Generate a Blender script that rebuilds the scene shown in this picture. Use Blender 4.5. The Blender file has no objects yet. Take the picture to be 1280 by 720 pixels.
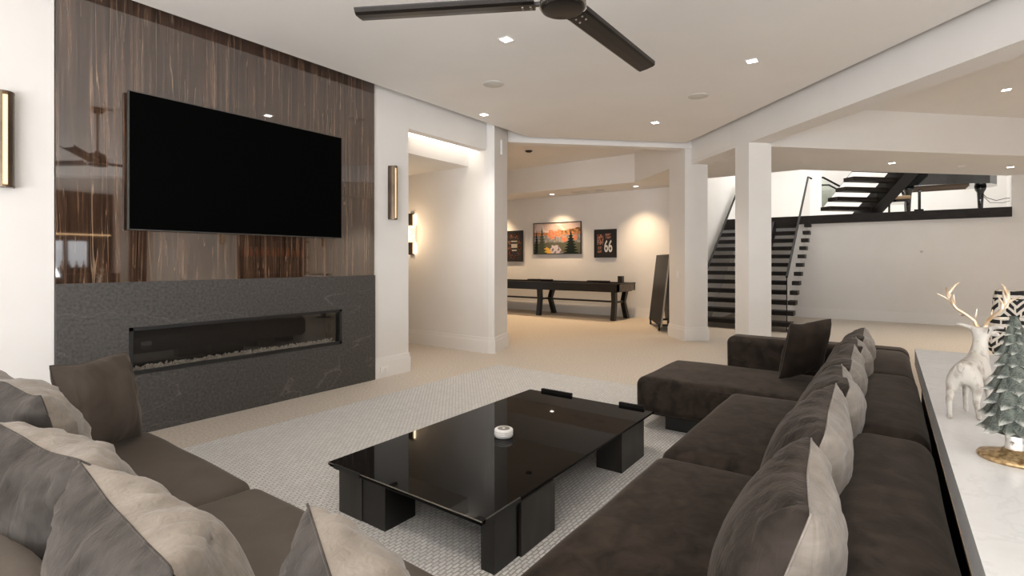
import bpy, math, random
from mathutils import Vector, Matrix, noise
random.seed(7)
C = bpy.context.scene.collection
R = math.radians
SQ = math.sqrt(.5)

# ------------------------------------------------------------------ camera, world, light, exposure
cam_d = bpy.data.cameras.new('camera'); cam = bpy.data.objects.new('camera', cam_d); C.objects.link(cam)
cam.location = (0, 0, 1.35); cam.rotation_euler = (R(90), 0, R(36.23 - 90))
cam_d.sensor_width = 36; cam_d.lens = 18; cam_d.shift_y = -34 / 1280; cam_d.clip_start = .05; cam_d.clip_end = 200
bpy.context.scene.camera = cam
vs = bpy.context.scene.view_settings
vs.view_transform = 'Standard'; vs.look = 'None'; vs.gamma = 1; vs.use_curve_mapping = False; vs.exposure = 0.43
w = bpy.data.worlds.new('world'); bpy.context.scene.world = w; w.use_nodes = True
bg = w.node_tree.nodes['Background']; bg.inputs[0].default_value = (.86, .93, 1, 1); bg.inputs[1].default_value = 1.0


def area(name, loc, rot, sx, sy, power, col=(1, 1, 1), parent=None, spread=180):
    l = bpy.data.lights.new(name, 'AREA'); l.shape = 'RECTANGLE'; l.size = sx; l.size_y = sy; l.energy = power; l.color = col
    l.spread = R(spread)
    o = bpy.data.objects.new(name, l); C.objects.link(o); o.location = loc; o.rotation_euler = rot; o.parent = parent
    return o


DAY = (.97, .98, 1)
WARM = (1, .72, .45)
# daylight through the glazed walls behind the camera, with added fill lamps
area('window_daylight', (-4.3, -.4, 1.75), (0, R(-90), 0), 3.0, 6.5, 120, DAY)
area('ceiling_fill', (-4.3, -.8, .8), (0, R(-150), 0), 1.5, 6.0, 430, DAY)  # added upward lamp by the window wall, brightens the ceiling
area('window_daylight', (1.2, -6.1, 1.5), (R(150), 0, 0), 4.0, 2.0, 230, DAY)
area('stairwell_fill', (13.6, .9, 5.35), (0, 0, 0), 3.5, 3.0, 115, (1, .985, .96))  # unseen area lamps under the upper ceiling, added to brighten the stairwell
area('stairwell_fill', (16.2, 0.2, 5.35), (0, 0, 0), 3.0, 4.0, 85, (1, .985, .96))


# ------------------------------------------------------------------ materials
def mat(name, col, rough=.6, metal=0, spec=None, ior=None, sheen=0, coat=0, emit=None, es=0, trans=0):
    m = bpy.data.materials.new(name); m.use_nodes = True
    b = m.node_tree.nodes['Principled BSDF']
    b.inputs['Base Color'].default_value = (*col, 1); b.inputs['Roughness'].default_value = rough
    b.inputs['Metallic'].default_value = metal
    if spec is not None: b.inputs['Specular IOR Level'].default_value = spec
    if ior: b.inputs['IOR'].default_value = ior
    if sheen: b.inputs['Sheen Weight'].default_value = sheen; b.inputs['Sheen Roughness'].default_value = .35
    if coat: b.inputs['Coat Weight'].default_value = coat; b.inputs['Coat Roughness'].default_value = .02
    if emit: b.inputs['Emission Color'].default_value = (*emit, 1); b.inputs['Emission Strength'].default_value = es
    if trans: b.inputs['Transmission Weight'].default_value = trans
    return m


def nn(m, t, **k):
    n = m.node_tree.nodes.new(t)
    for a, v in k.items():
        if a in n.inputs: n.inputs[a].default_value = v
        else: setattr(n, a, v)
    return n


def ln(m, a, ao, b, bi): m.node_tree.links.new(a.outputs[ao], b.inputs[bi])


def noisy(m, c1, c2, scale=5, stretch=(1, 1, 1), detail=4, bump=0, bscale=None, lo=.35, hi=.65, bdist=.01, rough=None, dist=0):
    """colour between c1 and c2 by noise in object space, optional fine relief"""
    b = m.node_tree.nodes['Principled BSDF']
    tc = nn(m, 'ShaderNodeTexCoord'); mp = nn(m, 'ShaderNodeMapping'); mp.inputs['Scale'].default_value = stretch
    ln(m, tc, 'Object', mp, 'Vector')
    n = nn(m, 'ShaderNodeTexNoise', Scale=scale, Detail=detail, Distortion=dist); ln(m, mp, 0, n, 'Vector')
    r = nn(m, 'ShaderNodeValToRGB'); r.color_ramp.elements[0].position = lo; r.color_ramp.elements[1].position = hi
    r.color_ramp.elements[0].color = (*c1, 1); r.color_ramp.elements[1].color = (*c2, 1)
    ln(m, n, 'Fac', r, 0); ln(m, r, 0, b, 'Base Color')
    if bump:
        n2 = nn(m, 'ShaderNodeTexNoise', Scale=bscale or scale * 8, Detail=3); ln(m, mp, 0, n2, 'Vector')
        bp = nn(m, 'ShaderNodeBump', Strength=bump, Distance=bdist); ln(m, n2, 'Fac', bp, 'Height'); ln(m, bp, 0, b, 'Normal')
    return m, r, mp


wall_m = noisy(mat('wall_paint', (.76, .73, .70), .75, spec=.25), (.745, .718, .685), (.765, .74, .71), 2)[0]
ceil_m = noisy(mat('ceiling_paint', (.8, .76, .71), .8, spec=.2), (.775, .75, .72), (.795, .77, .74), 1.5)[0]
trim_m = mat('trim_paint', (.78, .755, .725), .5, spec=.3)
floor_m = noisy(mat('floor_speckle', (.5, .43, .35), .6, spec=.3), (.40, .345, .285), (.57, .505, .43), 55, detail=6, bump=.25, bscale=160, bdist=.003)[0]

# rug: woven loops
rug_m = mat('woven_rug', (.62, .6, .56), .95, spec=.1, sheen=.2)
tc = nn(rug_m, 'ShaderNodeTexCoord'); mp = nn(rug_m, 'ShaderNodeMapping'); mp.inputs['Rotation'].default_value = (0, 0, R(0)); ln(rug_m, tc, 'Object', mp, 'Vector')
br = nn(rug_m, 'ShaderNodeTexBrick'); br.offset = .5
for k, v in (('Scale', 1.0), ('Mortar Size', .0055), ('Mortar Smooth', 1.0), ('Brick Width', .044), ('Row Height', .020)): br.inputs[k].default_value = v
br.inputs['Color1'].default_value = (.74, .72, .69, 1); br.inputs['Color2'].default_value = (.64, .62, .585, 1); br.inputs['Mortar'].default_value = (.38, .36, .33, 1)
ns = nn(rug_m, 'ShaderNodeTexNoise', Scale=30.0, Detail=4.0); ln(rug_m, tc, 'Object', ns, 'Vector')
mxv = nn(rug_m, 'ShaderNodeMix'); mxv.data_type = 'VECTOR'; mxv.inputs['Factor'].default_value = .012
ln(rug_m, mp, 0, mxv, 4); ln(rug_m, ns, 'Color', mxv, 5); ln(rug_m, mxv, 1, br, 'Vector')
bs = rug_m.node_tree.nodes['Principled BSDF']; ln(rug_m, br, 'Color', bs, 'Base Color')
bp = nn(rug_m, 'ShaderNodeBump', Strength=.9, Distance=.006); bp.invert = True; ln(rug_m, br, 'Fac', bp, 'Height'); ln(rug_m, bp, 0, bs, 'Normal')

# glossy dark zebra veneer
wood_m = mat('striped_veneer', (.05, .025, .015), .03, ior=2.4)
tc = nn(wood_m, 'ShaderNodeTexCoord'); mp = nn(wood_m, 'ShaderNodeMapping'); mp.inputs['Scale'].default_value = (1, 1, .03); ln(wood_m, tc, 'Object', mp, 'Vector')
n1 = nn(wood_m, 'ShaderNodeTexNoise', Scale=34.0, Detail=8.0, Roughness=.7, Distortion=.25); ln(wood_m, mp, 0, n1, 'Vector')
r1 = nn(wood_m, 'ShaderNodeValToRGB'); e = r1.color_ramp.elements
e[0].position = .34; e[0].color = (.012, .007, .005, 1); e[1].position = .74; e[1].color = (.21, .125, .08, 1)
x = e.new(.5); x.color = (.045, .023, .014, 1); x = e.new(.6); x.color = (.10, .055, .033, 1)
ln(wood_m, n1, 'Fac', r1, 0)
mp2 = nn(wood_m, 'ShaderNodeMapping'); mp2.inputs['Scale'].default_value = (1, 1, .022); ln(wood_m, tc, 'Object', mp2, 'Vector')
n2 = nn(wood_m, 'ShaderNodeTexNoise', Scale=19.0, Detail=3.0, Distortion=.6); ln(wood_m, mp2, 0, n2, 'Vector')
r2 = nn(wood_m, 'ShaderNodeValToRGB'); e = r2.color_ramp.elements
e[0].position = .492; e[0].color = (0, 0, 0, 1); e[1].position = .508; e[1].color = (0, 0, 0, 1); x = e.new(.5); x.color = (1, 1, 1, 1)
ln(wood_m, n2, 'Fac', r2, 0)
n3 = nn(wood_m, 'ShaderNodeTexNoise', Scale=7.0, Detail=2.0); ln(wood_m, mp2, 0, n3, 'Vector')
mu = nn(wood_m, 'ShaderNodeMath'); mu.operation = 'MULTIPLY'; ln(wood_m, r2, 0, mu, 0); ln(wood_m, n3, 'Fac', mu, 1)
mx = nn(wood_m, 'ShaderNodeMix'); mx.data_type = 'RGBA'; mx.inputs[7].default_value = (.38, .26, .17, 1)
ln(wood_m, mu, 0, mx, 'Factor'); ln(wood_m, r1, 0, mx, 6); ln(wood_m, mx, 2, wood_m.node_tree.nodes['Principled BSDF'], 'Base Color')

# dark leathered stone with a few pale veins
stone_m, sr, smp = noisy(mat('leathered_stone', (.06, .055, .05), .5, spec=.4), (.040, .036, .033), (.086, .079, .073), 48, (1, 1, 1), 8, bump=.35, bscale=60, bdist=.004, lo=.3, hi=.7)
nv = nn(stone_m, 'ShaderNodeTexNoise', Scale=.75, Detail=5.0, Distortion=1.0); mv = nn(stone_m, 'ShaderNodeMapping'); mv.inputs['Rotation'].default_value = (0, R(-38), 0); mv.inputs['Scale'].default_value = (.55, 1, 2.2)
tcv = nn(stone_m, 'ShaderNodeTexCoord'); ln(stone_m, tcv, 'Object', mv, 0); ln(stone_m, mv, 0, nv, 'Vector')
rv = nn(stone_m, 'ShaderNodeValToRGB'); e = rv.color_ramp.elements; e[0].position = .4965; e[0].color = (0, 0, 0, 1); e[1].position = .5035; e[1].color = (0, 0, 0, 1); x = e.new(.5); x.color = (.13, .13, .13, 1)
ln(stone_m, nv, 'Fac', rv, 0)
mx = nn(stone_m, 'ShaderNodeMix'); mx.data_type = 'RGBA'; mx.inputs[7].default_value = (.42, .38, .34, 1)
ln(stone_m, rv, 0, mx, 'Factor'); ln(stone_m, sr, 0, mx, 6); ln(stone_m, mx, 2, stone_m.node_tree.nodes['Principled BSDF'], 'Base Color')


def velvet(name, c1, c2, sheen=.35, sc=5):
    m, r, mp = noisy(mat(name, c1, .85, spec=.15, sheen=sheen), c1, c2, sc, (1, 1, 1), 6, bump=.25, bscale=70, bdist=.002, lo=.3, hi=.75, dist=.6)
    m.node_tree.nodes['Principled BSDF'].inputs['Sheen Tint'].default_value = (.9, .8, .7, 1)
    return m


sofa_m = velvet('brown_velvet', (.014, .0098, .007), (.046, .034, .026), .15, 11)
sofa_l = velvet('taupe_velvet', (.070, .057, .046), (.095, .079, .066), .12)
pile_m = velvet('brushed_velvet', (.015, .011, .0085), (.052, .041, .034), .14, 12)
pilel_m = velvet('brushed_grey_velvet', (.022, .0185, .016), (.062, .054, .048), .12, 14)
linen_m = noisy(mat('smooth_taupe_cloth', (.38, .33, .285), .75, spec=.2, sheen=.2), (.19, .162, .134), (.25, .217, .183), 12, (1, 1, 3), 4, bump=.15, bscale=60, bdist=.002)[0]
darkp_m = velvet('dark_square_velvet', (.018, .012, .0085), (.042, .030, .022), .15)
taupep_m = velvet('brown_grey_velvet', (.060, .047, .037), (.12, .098, .082), .2, 4)
def creases(m, st=(46, 46, 5), strength=.55, dist=.006):
    b = m.node_tree.nodes['Principled BSDF']; old = b.inputs['Normal'].links[0].from_node if b.inputs['Normal'].links else None
    tc = nn(m, 'ShaderNodeTexCoord'); mp = nn(m, 'ShaderNodeMapping'); mp.inputs['Scale'].default_value = st; ln(m, tc, 'Object', mp, 0)
    n = nn(m, 'ShaderNodeTexNoise', Scale=1.0, Detail=4.0, Distortion=.8); ln(m, mp, 0, n, 'Vector')
    bp = nn(m, 'ShaderNodeBump', Strength=strength, Distance=dist); ln(m, n, 'Fac', bp, 'Height')
    if old: ln(m, old, 'Normal', bp, 'Normal')
    ln(m, bp, 0, b, 'Normal')


for m_ in (pile_m, pilel_m, linen_m): creases(m_)
creases(darkp_m, (12, 12, 12), .4, .008); creases(taupep_m, (12, 12, 12), .4, .008)
piping_m = mat('seam', (.06, .05, .042), .9)
black_m = noisy(mat('black_lacquer', (.005, .0045, .004), .35), (.004, .0035, .003), (.007, .006, .0055), 8)[0]
brownblack_m = noisy(mat('smoked_oak', (.05, .043, .038), .4), (.014, .0115, .0095), (.028, .024, .020), 18, (1, 1, .2))[0]
glassblk_m = mat('black_glass', (.004, .004, .004), .02, ior=1.15)
matte_m = mat('matte_black', (.01, .0095, .009), .45)
fan_m = noisy(mat('fan_bronze', (.022, .016, .012), .35, metal=.3), (.008, .006, .0045), (.014, .010, .0075), 9)[0]
screen_m = mat('tv_screen', (.0012, .0012, .0012), .5, spec=.02)
steel_m = mat('brushed_steel', (.45, .42, .38), .3, metal=1)
bronze_m = noisy(mat('bronze', (.20, .14, .09), .35, metal=.9), (.10, .075, .055), (.16, .12, .085), 4)[0]
glow_m = mat('warm_diffuser', (.9, .7, .45), .5, emit=(1, .68, .36), es=.7)
led_m = mat('led', (1, 1, 1), .5, emit=(1, .93, .84), es=14)
cove_led_m = mat('cove_led', (1, 1, 1), .5, emit=(1, .93, .84), es=6)
marble_m = mat('white_marble', (.8, .8, .79), .18, spec=.4)
tc = nn(marble_m, 'ShaderNodeTexCoord'); n1 = nn(marble_m, 'ShaderNodeTexNoise', Scale=1.6, Detail=7.0, Roughness=.6, Distortion=1.4); ln(marble_m, tc, 'Object', n1, 'Vector')
r1 = nn(marble_m, 'ShaderNodeValToRGB'); e = r1.color_ramp.elements; e[0].position = .3; e[0].color = (.62, .618, .612, 1); e[1].position = .6; e[1].color = (.70, .698, .692, 1)
x = e.new(.5); x.color = (.69, .688, .68, 1); x = e.new(.485); x.color = (.64, .636, .63, 1); x = e.new(.47); x.color = (.69, .688, .68, 1)
ln(marble_m, n1, 'Fac', r1, 0); ln(marble_m, r1, 0, marble_m.node_tree.nodes['Principled BSDF'], 'Base Color')
tread_m = noisy(mat('dark_tread', (.035, .028, .024), .45), (.012, .009, .007), (.024, .018, .014), 12, (4, .4, 1))[0]
tread_m.node_tree.nodes['Principled BSDF'].inputs['Specular IOR Level'].default_value = .15
steelblk_m = mat('black_steel', (.014, .0115, .010), .5, spec=.2)
rail_m = mat('rail_metal', (.010, .008, .007), .6, spec=.15)
piano_m = mat('piano_black', (.012, .012, .012), .08, coat=.5)
bench_m = mat('bench_tan', (.45, .30, .17), .6)
speaker_m = mat('speaker_grille', (.62, .60, .56), .8)
white_m = mat('white_plastic', (.8, .78, .75), .4)
white_dim = mat('white_interior', (.7, .68, .65), .7)
antler_m = noisy(mat('gold_antler', (.7, .52, .32), .35, metal=.5), (.62, .42, .24), (.85, .74, .6), 18)[0]
deer_m = noisy(mat('whitewashed_resin', (.7, .66, .6), .6), (.28, .24, .20), (.47, .435, .385), 40, (1, 1, .5), 6, bump=.5, bscale=90, bdist=.002, lo=.3, hi=.5)[0]
leaf_m, lr, lmp = noisy(mat('pale_tip_green_leaf', (.15, .18, .15), .45), (.030, .038, .031), (.13, .145, .12), 3.0, (1, 1, 1), 6, bump=.5, bscale=14, bdist=.05, lo=.35, hi=.7)
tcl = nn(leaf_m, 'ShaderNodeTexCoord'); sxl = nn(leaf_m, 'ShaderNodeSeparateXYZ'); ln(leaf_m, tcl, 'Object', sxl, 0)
mrl = nn(leaf_m, 'ShaderNodeMapRange'); mrl.inputs[1].default_value = -.80; mrl.inputs[2].default_value = -1.0; mrl.inputs[3].default_value = 0; mrl.inputs[4].default_value = .85; ln(leaf_m, sxl, 2, mrl, 0)  # leaf colour turns pale towards the lower tip
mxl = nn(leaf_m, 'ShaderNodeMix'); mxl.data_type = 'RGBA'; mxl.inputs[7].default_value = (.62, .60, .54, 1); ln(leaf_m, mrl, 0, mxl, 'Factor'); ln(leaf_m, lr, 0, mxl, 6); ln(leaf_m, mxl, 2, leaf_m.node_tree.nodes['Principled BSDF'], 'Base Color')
silver_m = noisy(mat('worn_silver', (.6, .57, .52), .35, metal=.6), (.12, .09, .06), (.8, .77, .72), 40, (1, 1, 1), 6, bump=.5, bscale=70, bdist=.003, lo=.35, hi=.5)[0]
goldbase_m = noisy(mat('worn_gold', (.5, .3, .12), .35, metal=.7), (.22, .12, .045), (.65, .47, .25), 50, (1, 1, 1), 6, bump=.6, bscale=80, bdist=.003)[0]
pebble_m = noisy(mat('fire_pebble', (.5, .45, .38), .4), (.55, .50, .43), (.95, .9, .82), 60)[0]
bottle_m = mat('bottle_glass', (.10, .05, .02), .1)
orange_m = mat('amber_bottle', (.45, .12, .02), .15)

glass_m = bpy.data.materials.new('clear_glass'); glass_m.use_nodes = True
nt = glass_m.node_tree; nt.nodes.clear()
out = nt.nodes.new('ShaderNodeOutputMaterial'); mxs = nt.nodes.new('ShaderNodeMixShader'); fr = nt.nodes.new('ShaderNodeFresnel'); fr.inputs[0].default_value = 1.5
tr = nt.nodes.new('ShaderNodeBsdfTransparent'); tr.inputs[0].default_value = (.95, .97, .95, 1); gl = nt.nodes.new('ShaderNodeBsdfGlossy'); gl.inputs['Roughness'].default_value = .01
nt.links.new(fr.outputs[0], mxs.inputs[0]); nt.links.new(tr.outputs[0], mxs.inputs[1]); nt.links.new(gl.outputs[0], mxs.inputs[2]); nt.links.new(mxs.outputs[0], out.inputs[0])


glassf_m = glass_m.copy(); glassf_m.name = 'fire_glass'
for n_ in glassf_m.node_tree.nodes:
    if n_.type == 'BSDF_TRANSPARENT': n_.inputs[0].default_value = (.98, .97, .96, 1)


# ------------------------------------------------------------------ mesh helpers
class MB:
    def __init__(s): s.v = []; s.f = []; s.sm = []

    def raw(s, v, f, smooth=False, M=None):
        k = len(s.v); s.v += [tuple(M @ Vector(p)) if M else tuple(p) for p in v]
        for q in f: s.f.append([k + i for i in q]); s.sm.append(smooth)
        return s

    def box(s, x0, x1, y0, y1, z0, z1, M=None):
        return s.prism([(x0, y0), (x1, y0), (x1, y1), (x0, y1)], z0, z1, M)

    def prism(s, p, z0, z1, M=None, smooth=False):
        a = sum(p[i][0] * p[(i + 1) % len(p)][1] - p[(i + 1) % len(p)][0] * p[i][1] for i in range(len(p)))
        if a < 0: p = p[::-1]
        n = len(p); v = [(x, y, z0) for x, y in p] + [(x, y, z1) for x, y in p]
        f = [list(range(n))[::-1], [n + i for i in range(n)]] + [[i, (i + 1) % n, n + (i + 1) % n, n + i] for i in range(n)]
        return s.raw(v, f, smooth, M)

    def lathe(s, prof, seg=24, M=None, smooth=True):
        v = []; f = []; n = len(prof)
        for i in range(seg):
            a = 2 * math.pi * i / seg
            for r, z in prof: v.append((r * math.cos(a), r * math.sin(a), z))
        for i in range(seg):
            j = (i + 1) % seg
            for k in range(n - 1): f.append([i * n + k, j * n + k, j * n + k + 1, i * n + k + 1])
        if prof[0][0] > 1e-6: f.append([i * n for i in range(seg)][::-1])
        if prof[-1][0] > 1e-6: f.append([i * n + n - 1 for i in range(seg)])
        return s.raw(v, f, smooth, M)

    def tube(s, pts, rad, seg=8, M=None, cap=True):
        pts = [Vector(p) for p in pts]; rad = rad if isinstance(rad, (list, tuple)) else [rad] * len(pts)
        v = []; f = []; n = len(pts); up = None
        for i, p in enumerate(pts):
            t = (pts[min(i + 1, n - 1)] - pts[max(i - 1, 0)]).normalized()
            if up is None: up = Vector((0, 0, 1)) if abs(t.z) < .9 else Vector((1, 0, 0))
            a = t.cross(up).normalized(); b = t.cross(a).normalized(); up = b.cross(t) if False else up
            for k in range(seg):
                an = 2 * math.pi * k / seg; v.append(p + (a * math.cos(an) + b * math.sin(an)) * rad[i])
        for i in range(n - 1):
            for k in range(seg): f.append([i * seg + k, i * seg + (k + 1) % seg, (i + 1) * seg + (k + 1) % seg, (i + 1) * seg + k])
        if cap: f.append(list(range(seg))); f.append([(n - 1) * seg + k for k in range(seg)][::-1])
        return s.raw(v, f, True, M)

    def rbox(s, x0, x1, y0, y1, z0, z1, r=.05, bulge=0, n=4, m=8, M=None, sag=0):
        """rounded, optionally domed upholstery block"""
        def ax(a, b):
            rr = min(r, (b - a) / 2 * .999)
            e = [rr * (1 - math.cos(math.pi / 2 * k / n)) for k in range(n + 1)]
            mid = [a + rr + (b - a - 2 * rr) * k / m for k in range(1, m)]
            return [a + t for t in e] + mid + [b - t for t in e[::-1]]
        X, Y, Z = ax(x0, x1), ax(y0, y1), ax(z0, z1); idx = {}; v = []; f = []
        cx, cy, hx, hy = (x0 + x1) / 2, (y0 + y1) / 2, (x1 - x0) / 2, (y1 - y0) / 2

        def vid(i, j, k):
            if (i, j, k) in idx: return idx[i, j, k]
            p = Vector((X[i], Y[j], Z[k])); q = Vector((min(max(p.x, x0 + r), x1 - r), min(max(p.y, y0 + r), y1 - r), min(max(p.z, z0 + r), z1 - r)))
            d = p - q
            if d.length > 1e-9:
                # cube -> sphere corner
                t = [c / r for c in d]; a, b, c = [min(1, abs(u)) for u in t]
                g = Vector((t[0] * math.sqrt(max(0, 1 - b * b / 2 - c * c / 2 + b * b * c * c / 3)), t[1] * math.sqrt(max(0, 1 - a * a / 2 - c * c / 2 + a * a * c * c / 3)), t[2] * math.sqrt(max(0, 1 - a * a / 2 - b * b / 2 + a * a * b * b / 3))))
                p = q + g * r
            u, w = (p.x - cx) / hx, (p.y - cy) / hy; hz = (p.z - z0) / (z1 - z0)
            p.z += bulge * max(0, 1 - abs(u) ** 2.5) * max(0, 1 - abs(w) ** 2.5) * max(0, hz)
            if sag: p += Vector((noise.noise(p * 2.3 + Vector((x0, 3, 1))), noise.noise(p * 2.3 + Vector((9, y0, 4))), noise.noise(p * 2.7 + Vector((5, 1, z0))))) * sag
            idx[i, j, k] = len(v); v.append(p); return idx[i, j, k]
        nx, ny, nz = len(X) - 1, len(Y) - 1, len(Z) - 1
        for i in range(nx):
            for j in range(ny):
                f.append([vid(i, j, 0), vid(i, j + 1, 0), vid(i + 1, j + 1, 0), vid(i + 1, j, 0)]); f.append([vid(i, j, nz), vid(i + 1, j, nz), vid(i + 1, j + 1, nz), vid(i, j + 1, nz)])
        for i in range(nx):
            for k in range(nz):
                f.append([vid(i, 0, k), vid(i + 1, 0, k), vid(i + 1, 0, k + 1), vid(i, 0, k + 1)]); f.append([vid(i, ny, k), vid(i, ny, k + 1), vid(i + 1, ny, k + 1), vid(i + 1, ny, k)])
        for j in range(ny):
            for k in range(nz):
                f.append([vid(0, j, k), vid(0, j, k + 1), vid(0, j + 1, k + 1), vid(0, j + 1, k)]); f.append([vid(nx, j, k), vid(nx, j + 1, k), vid(nx, j + 1, k + 1), vid(nx, j, k + 1)])
        return s.raw(v, f, True, M)

    def build(s, name, m, parent=None, loc=None, rot=None):
        me = bpy.data.meshes.new(name); me.from_pydata(s.v, [], s.f); me.validate()
        if len(me.polygons) == len(s.sm): me.polygons.foreach_set('use_smooth', s.sm)
        me.materials.append(m); me.update()
        o = bpy.data.objects.new(name, me); C.objects.link(o); o.parent = parent
        if loc: o.location = loc
        if rot: o.rotation_euler = rot
        return o


def tag(o, label, cat, group=None, kind=None):
    o['label'] = label; o['category'] = cat
    if group: o['group'] = group
    if kind: o['kind'] = kind
    return o


def thing(name, label, cat, loc=(0, 0, 0), rz=0, group=None):
    o = bpy.data.objects.new(name, None); C.objects.link(o); o.location = loc; o.rotation_euler = (0, 0, rz); o.empty_display_size = .1
    return tag(o, label, cat, group)


def dup(root, loc=None, rz=None, label=None, group=None):
    r = root.copy(); C.objects.link(r)
    if loc is not None: r.location = loc
    if rz is not None: r.rotation_euler = (0, 0, rz)
    if label: r['label'] = label
    if group: r['group'] = group
    for ch in list(root.children):
        c = ch.copy(); C.objects.link(c); c.parent = r
        for g in ch.children:
            d = g.copy(); C.objects.link(d); d.parent = c
    return r


def struct(mb, name, m, label, cat):
    return tag(mb.build(name, m), label, cat, kind='structure')


def B(b1, b2): return ((b1 + b2) * SQ, (b1 - b2) * SQ)
def rot_b(): return Matrix.Rotation(R(45), 4, 'Z')


# ------------------------------------------------------------------ SETTING
YW = 4.72
struct(MB().box(-4.6, 18.2, -6.5, 10.2, -.1, 0), 'floor', floor_m, 'beige speckled floor running through the whole lower level', 'floor')
# dropped living room ceiling, held off the walls by a shadow gap
cl = [(-4.4, 4.56), B(7.93, 0), ]
p = []
y = 4.56
# corners: (x,4.56) to header line B1=7.93, beam line B2=4.13
p.append((-4.45, y)); p.append((7.93 / SQ - y, y)); p.append(B(7.93, 4.13)); p.append((4.13 / SQ - 6.2, -6.2)); p.append((-4.45, -6.2))
struct(MB().prism(p, 3.30, 3.42), 'ceiling', ceil_m, 'flat pale dropped ceiling over the sofas, edged by a shadow gap', 'ceiling')
struct(MB().box(-4.6, 10.87, -6.5, 10.2, 3.66, 3.8).prism([(10.87, 3.3), (14.2, 3.3), (14.2, 3.35), (10.87, 3.35)], 3.66, 3.8).box(10.87, 11.8, 3.3, 10.2, 3.66, 3.8)
       .prism([(10.87, 1.29), (14.05, -1.99), (14.05, -6.5), (10.87, -6.5)], 3.66, 3.8), 'ceiling', ceil_m, 'higher plaster ceiling over the games area and side room', 'ceiling')
# fireplace wall (white ends + backing)
struct(MB().box(-4.6, 1.0, YW, 4.9, 0, 3.66).box(1.0, 3.767, YW + .02, 4.9, 1.1, 3.66).box(1.0, 1.43, YW + .02, 4.9, 0, 1.1).box(3.33, 3.767, YW + .02, 4.9, 0, 1.1)
       .box(1.43, 3.33, YW + .02, 4.9, 0, .465).box(1.43, 3.33, YW + .02, 4.9, .835, 1.1).box(3.767, 4.3, YW, 4.9, 0, 3.66).box(4.3, 5.8, YW, 4.85, 2.965, 3.66)
       .box(4.18, 4.3, 4.9, 9.2, 0, 3.66), 'wall_fireplace', wall_m, 'white wall framing the fireplace, with an opening into the corridor', 'wall')
# corridor: rounded block between corridor and games room
cpoly = [(5.8, 9.2), (5.8, 4.84), (5.803, 4.76), (5.815, 4.69), (5.835, 4.64), (5.86, 4.61), (6.44, 4.81), (6.44, 9.2)]
struct(MB().prism(cpoly, 0, 3.66), 'wall_corridor', wall_m, 'white wall block with a rounded corner between corridor and games area', 'wall')
struct(MB().box(4.18, 6.44, 9.2, 9.35, 0, 3.66), 'wall_corridor', wall_m, 'white wall closing the far end of the corridor', 'wall')
struct(MB().box(4.3, 5.8, 5.06, 9.2, 2.76, 2.98).box(4.3, 5.8, 5.7, 5.8, 2.98, 3.66), 'ceiling', wall_m, 'lowered corridor ceiling with a lit cove above its front edge', 'ceiling')
# lintel over the games room opening
struct(MB().prism([B(8.05, 1.15), B(8.22, 1.15), B(8.22, 4.3), B(8.05, 4.3)], 3.235, 3.66), 'lintel', wall_m, 'slim white lintel across the opening to the games area', 'lintel')
struct(MB().prism([B(8.04, 1.17), B(8.05, 1.17), B(8.05, 4.33), B(8.04, 4.33)], 3.235, 3.30), 'trim_1', trim_m, 'narrow white trim along the front of the lintel', 'trim')
struct(MB().prism([B(7.9, 4.3), B(-4.5, 4.3), B(-4.5, 4.605), B(7.9, 4.605)], 2.98, 3.66).prism([B(8.07, 4.3), B(7.9, 4.3), B(7.9, 4.605), B(8.07, 4.605)], 2.98, 3.66), 'beam', wall_m, 'deep white ceiling beam running diagonally above the right sofa to the columns', 'beam')


def base_run(pts, name, label, h=.23, t=.02):
    """baseboard along a polyline; pts given so the room lies to the right of travel"""
    mb = MB(); n = len(pts)

    def off(d):
        o = []
        for i in range(n):
            ns_ = []
            for a, b in ((i - 1, i), (i, i + 1)):
                if a >= 0 and b < n:
                    e_ = Vector((pts[b][0] - pts[a][0], pts[b][1] - pts[a][1])).normalized(); ns_.append(Vector((e_.y, -e_.x)))
            m_ = sum(ns_, Vector((0, 0))); m_ = m_ / m_.length; c_ = max(.3, m_.dot(ns_[0])); o.append(Vector(pts[i]) + m_ * d / c_)
        return o
    for d, z0, z1 in ((t, 0, h - .05), (t * .75, h - .05, h - .035), (t * .55, h - .035, h)):
        q = off(d)
        for i in range(n - 1):
            mb.prism([tuple(pts[i]), tuple(pts[i + 1]), tuple(q[i + 1]), tuple(q[i])], z0, z1)
    return struct(mb, name, trim_m, label, 'baseboard')


def column(b1a, b1b, b2a, b2b, h, label, bb=True):
    o = struct(MB().prism([B(b1a, b2a), B(b1b, b2a), B(b1b, b2b), B(b1a, b2b)], 0, h), 'column', wall_m, label, 'column')
    if bb:
        q = [B(b1a, b2a), B(b1b, b2a), B(b1b, b2b), B(b1a, b2b)]
        base_run([q[2], q[1], q[0], q[3], q[2]], 'baseboard_column', 'white skirting around the foot of the ' + label)
    return o


# column 1 at the corner of the opening; its left face carries on up as wall
column(8.07, 8.65, 4.19, 4.60, 3.66, 'wide white column at the end of the lintel')
column(6.473, 6.795, 4.30, 4.64, 2.98, 'square white column under the beam, in front of the stairs')
base_run([(3.767, YW), (4.3, YW), (4.3, 5.2)], 'baseboard_fireplace', 'white skirting under the wall sconce, wrapping into the corridor')
base_run([(5.8, 9.2), (5.8, 4.84), (5.803, 4.76), (5.815, 4.69), (5.835, 4.64), (5.86, 4.61), (6.44, 4.81), (6.44, 5.2)], 'baseboard_corridor', 'white skirting around the rounded corridor corner')

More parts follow.
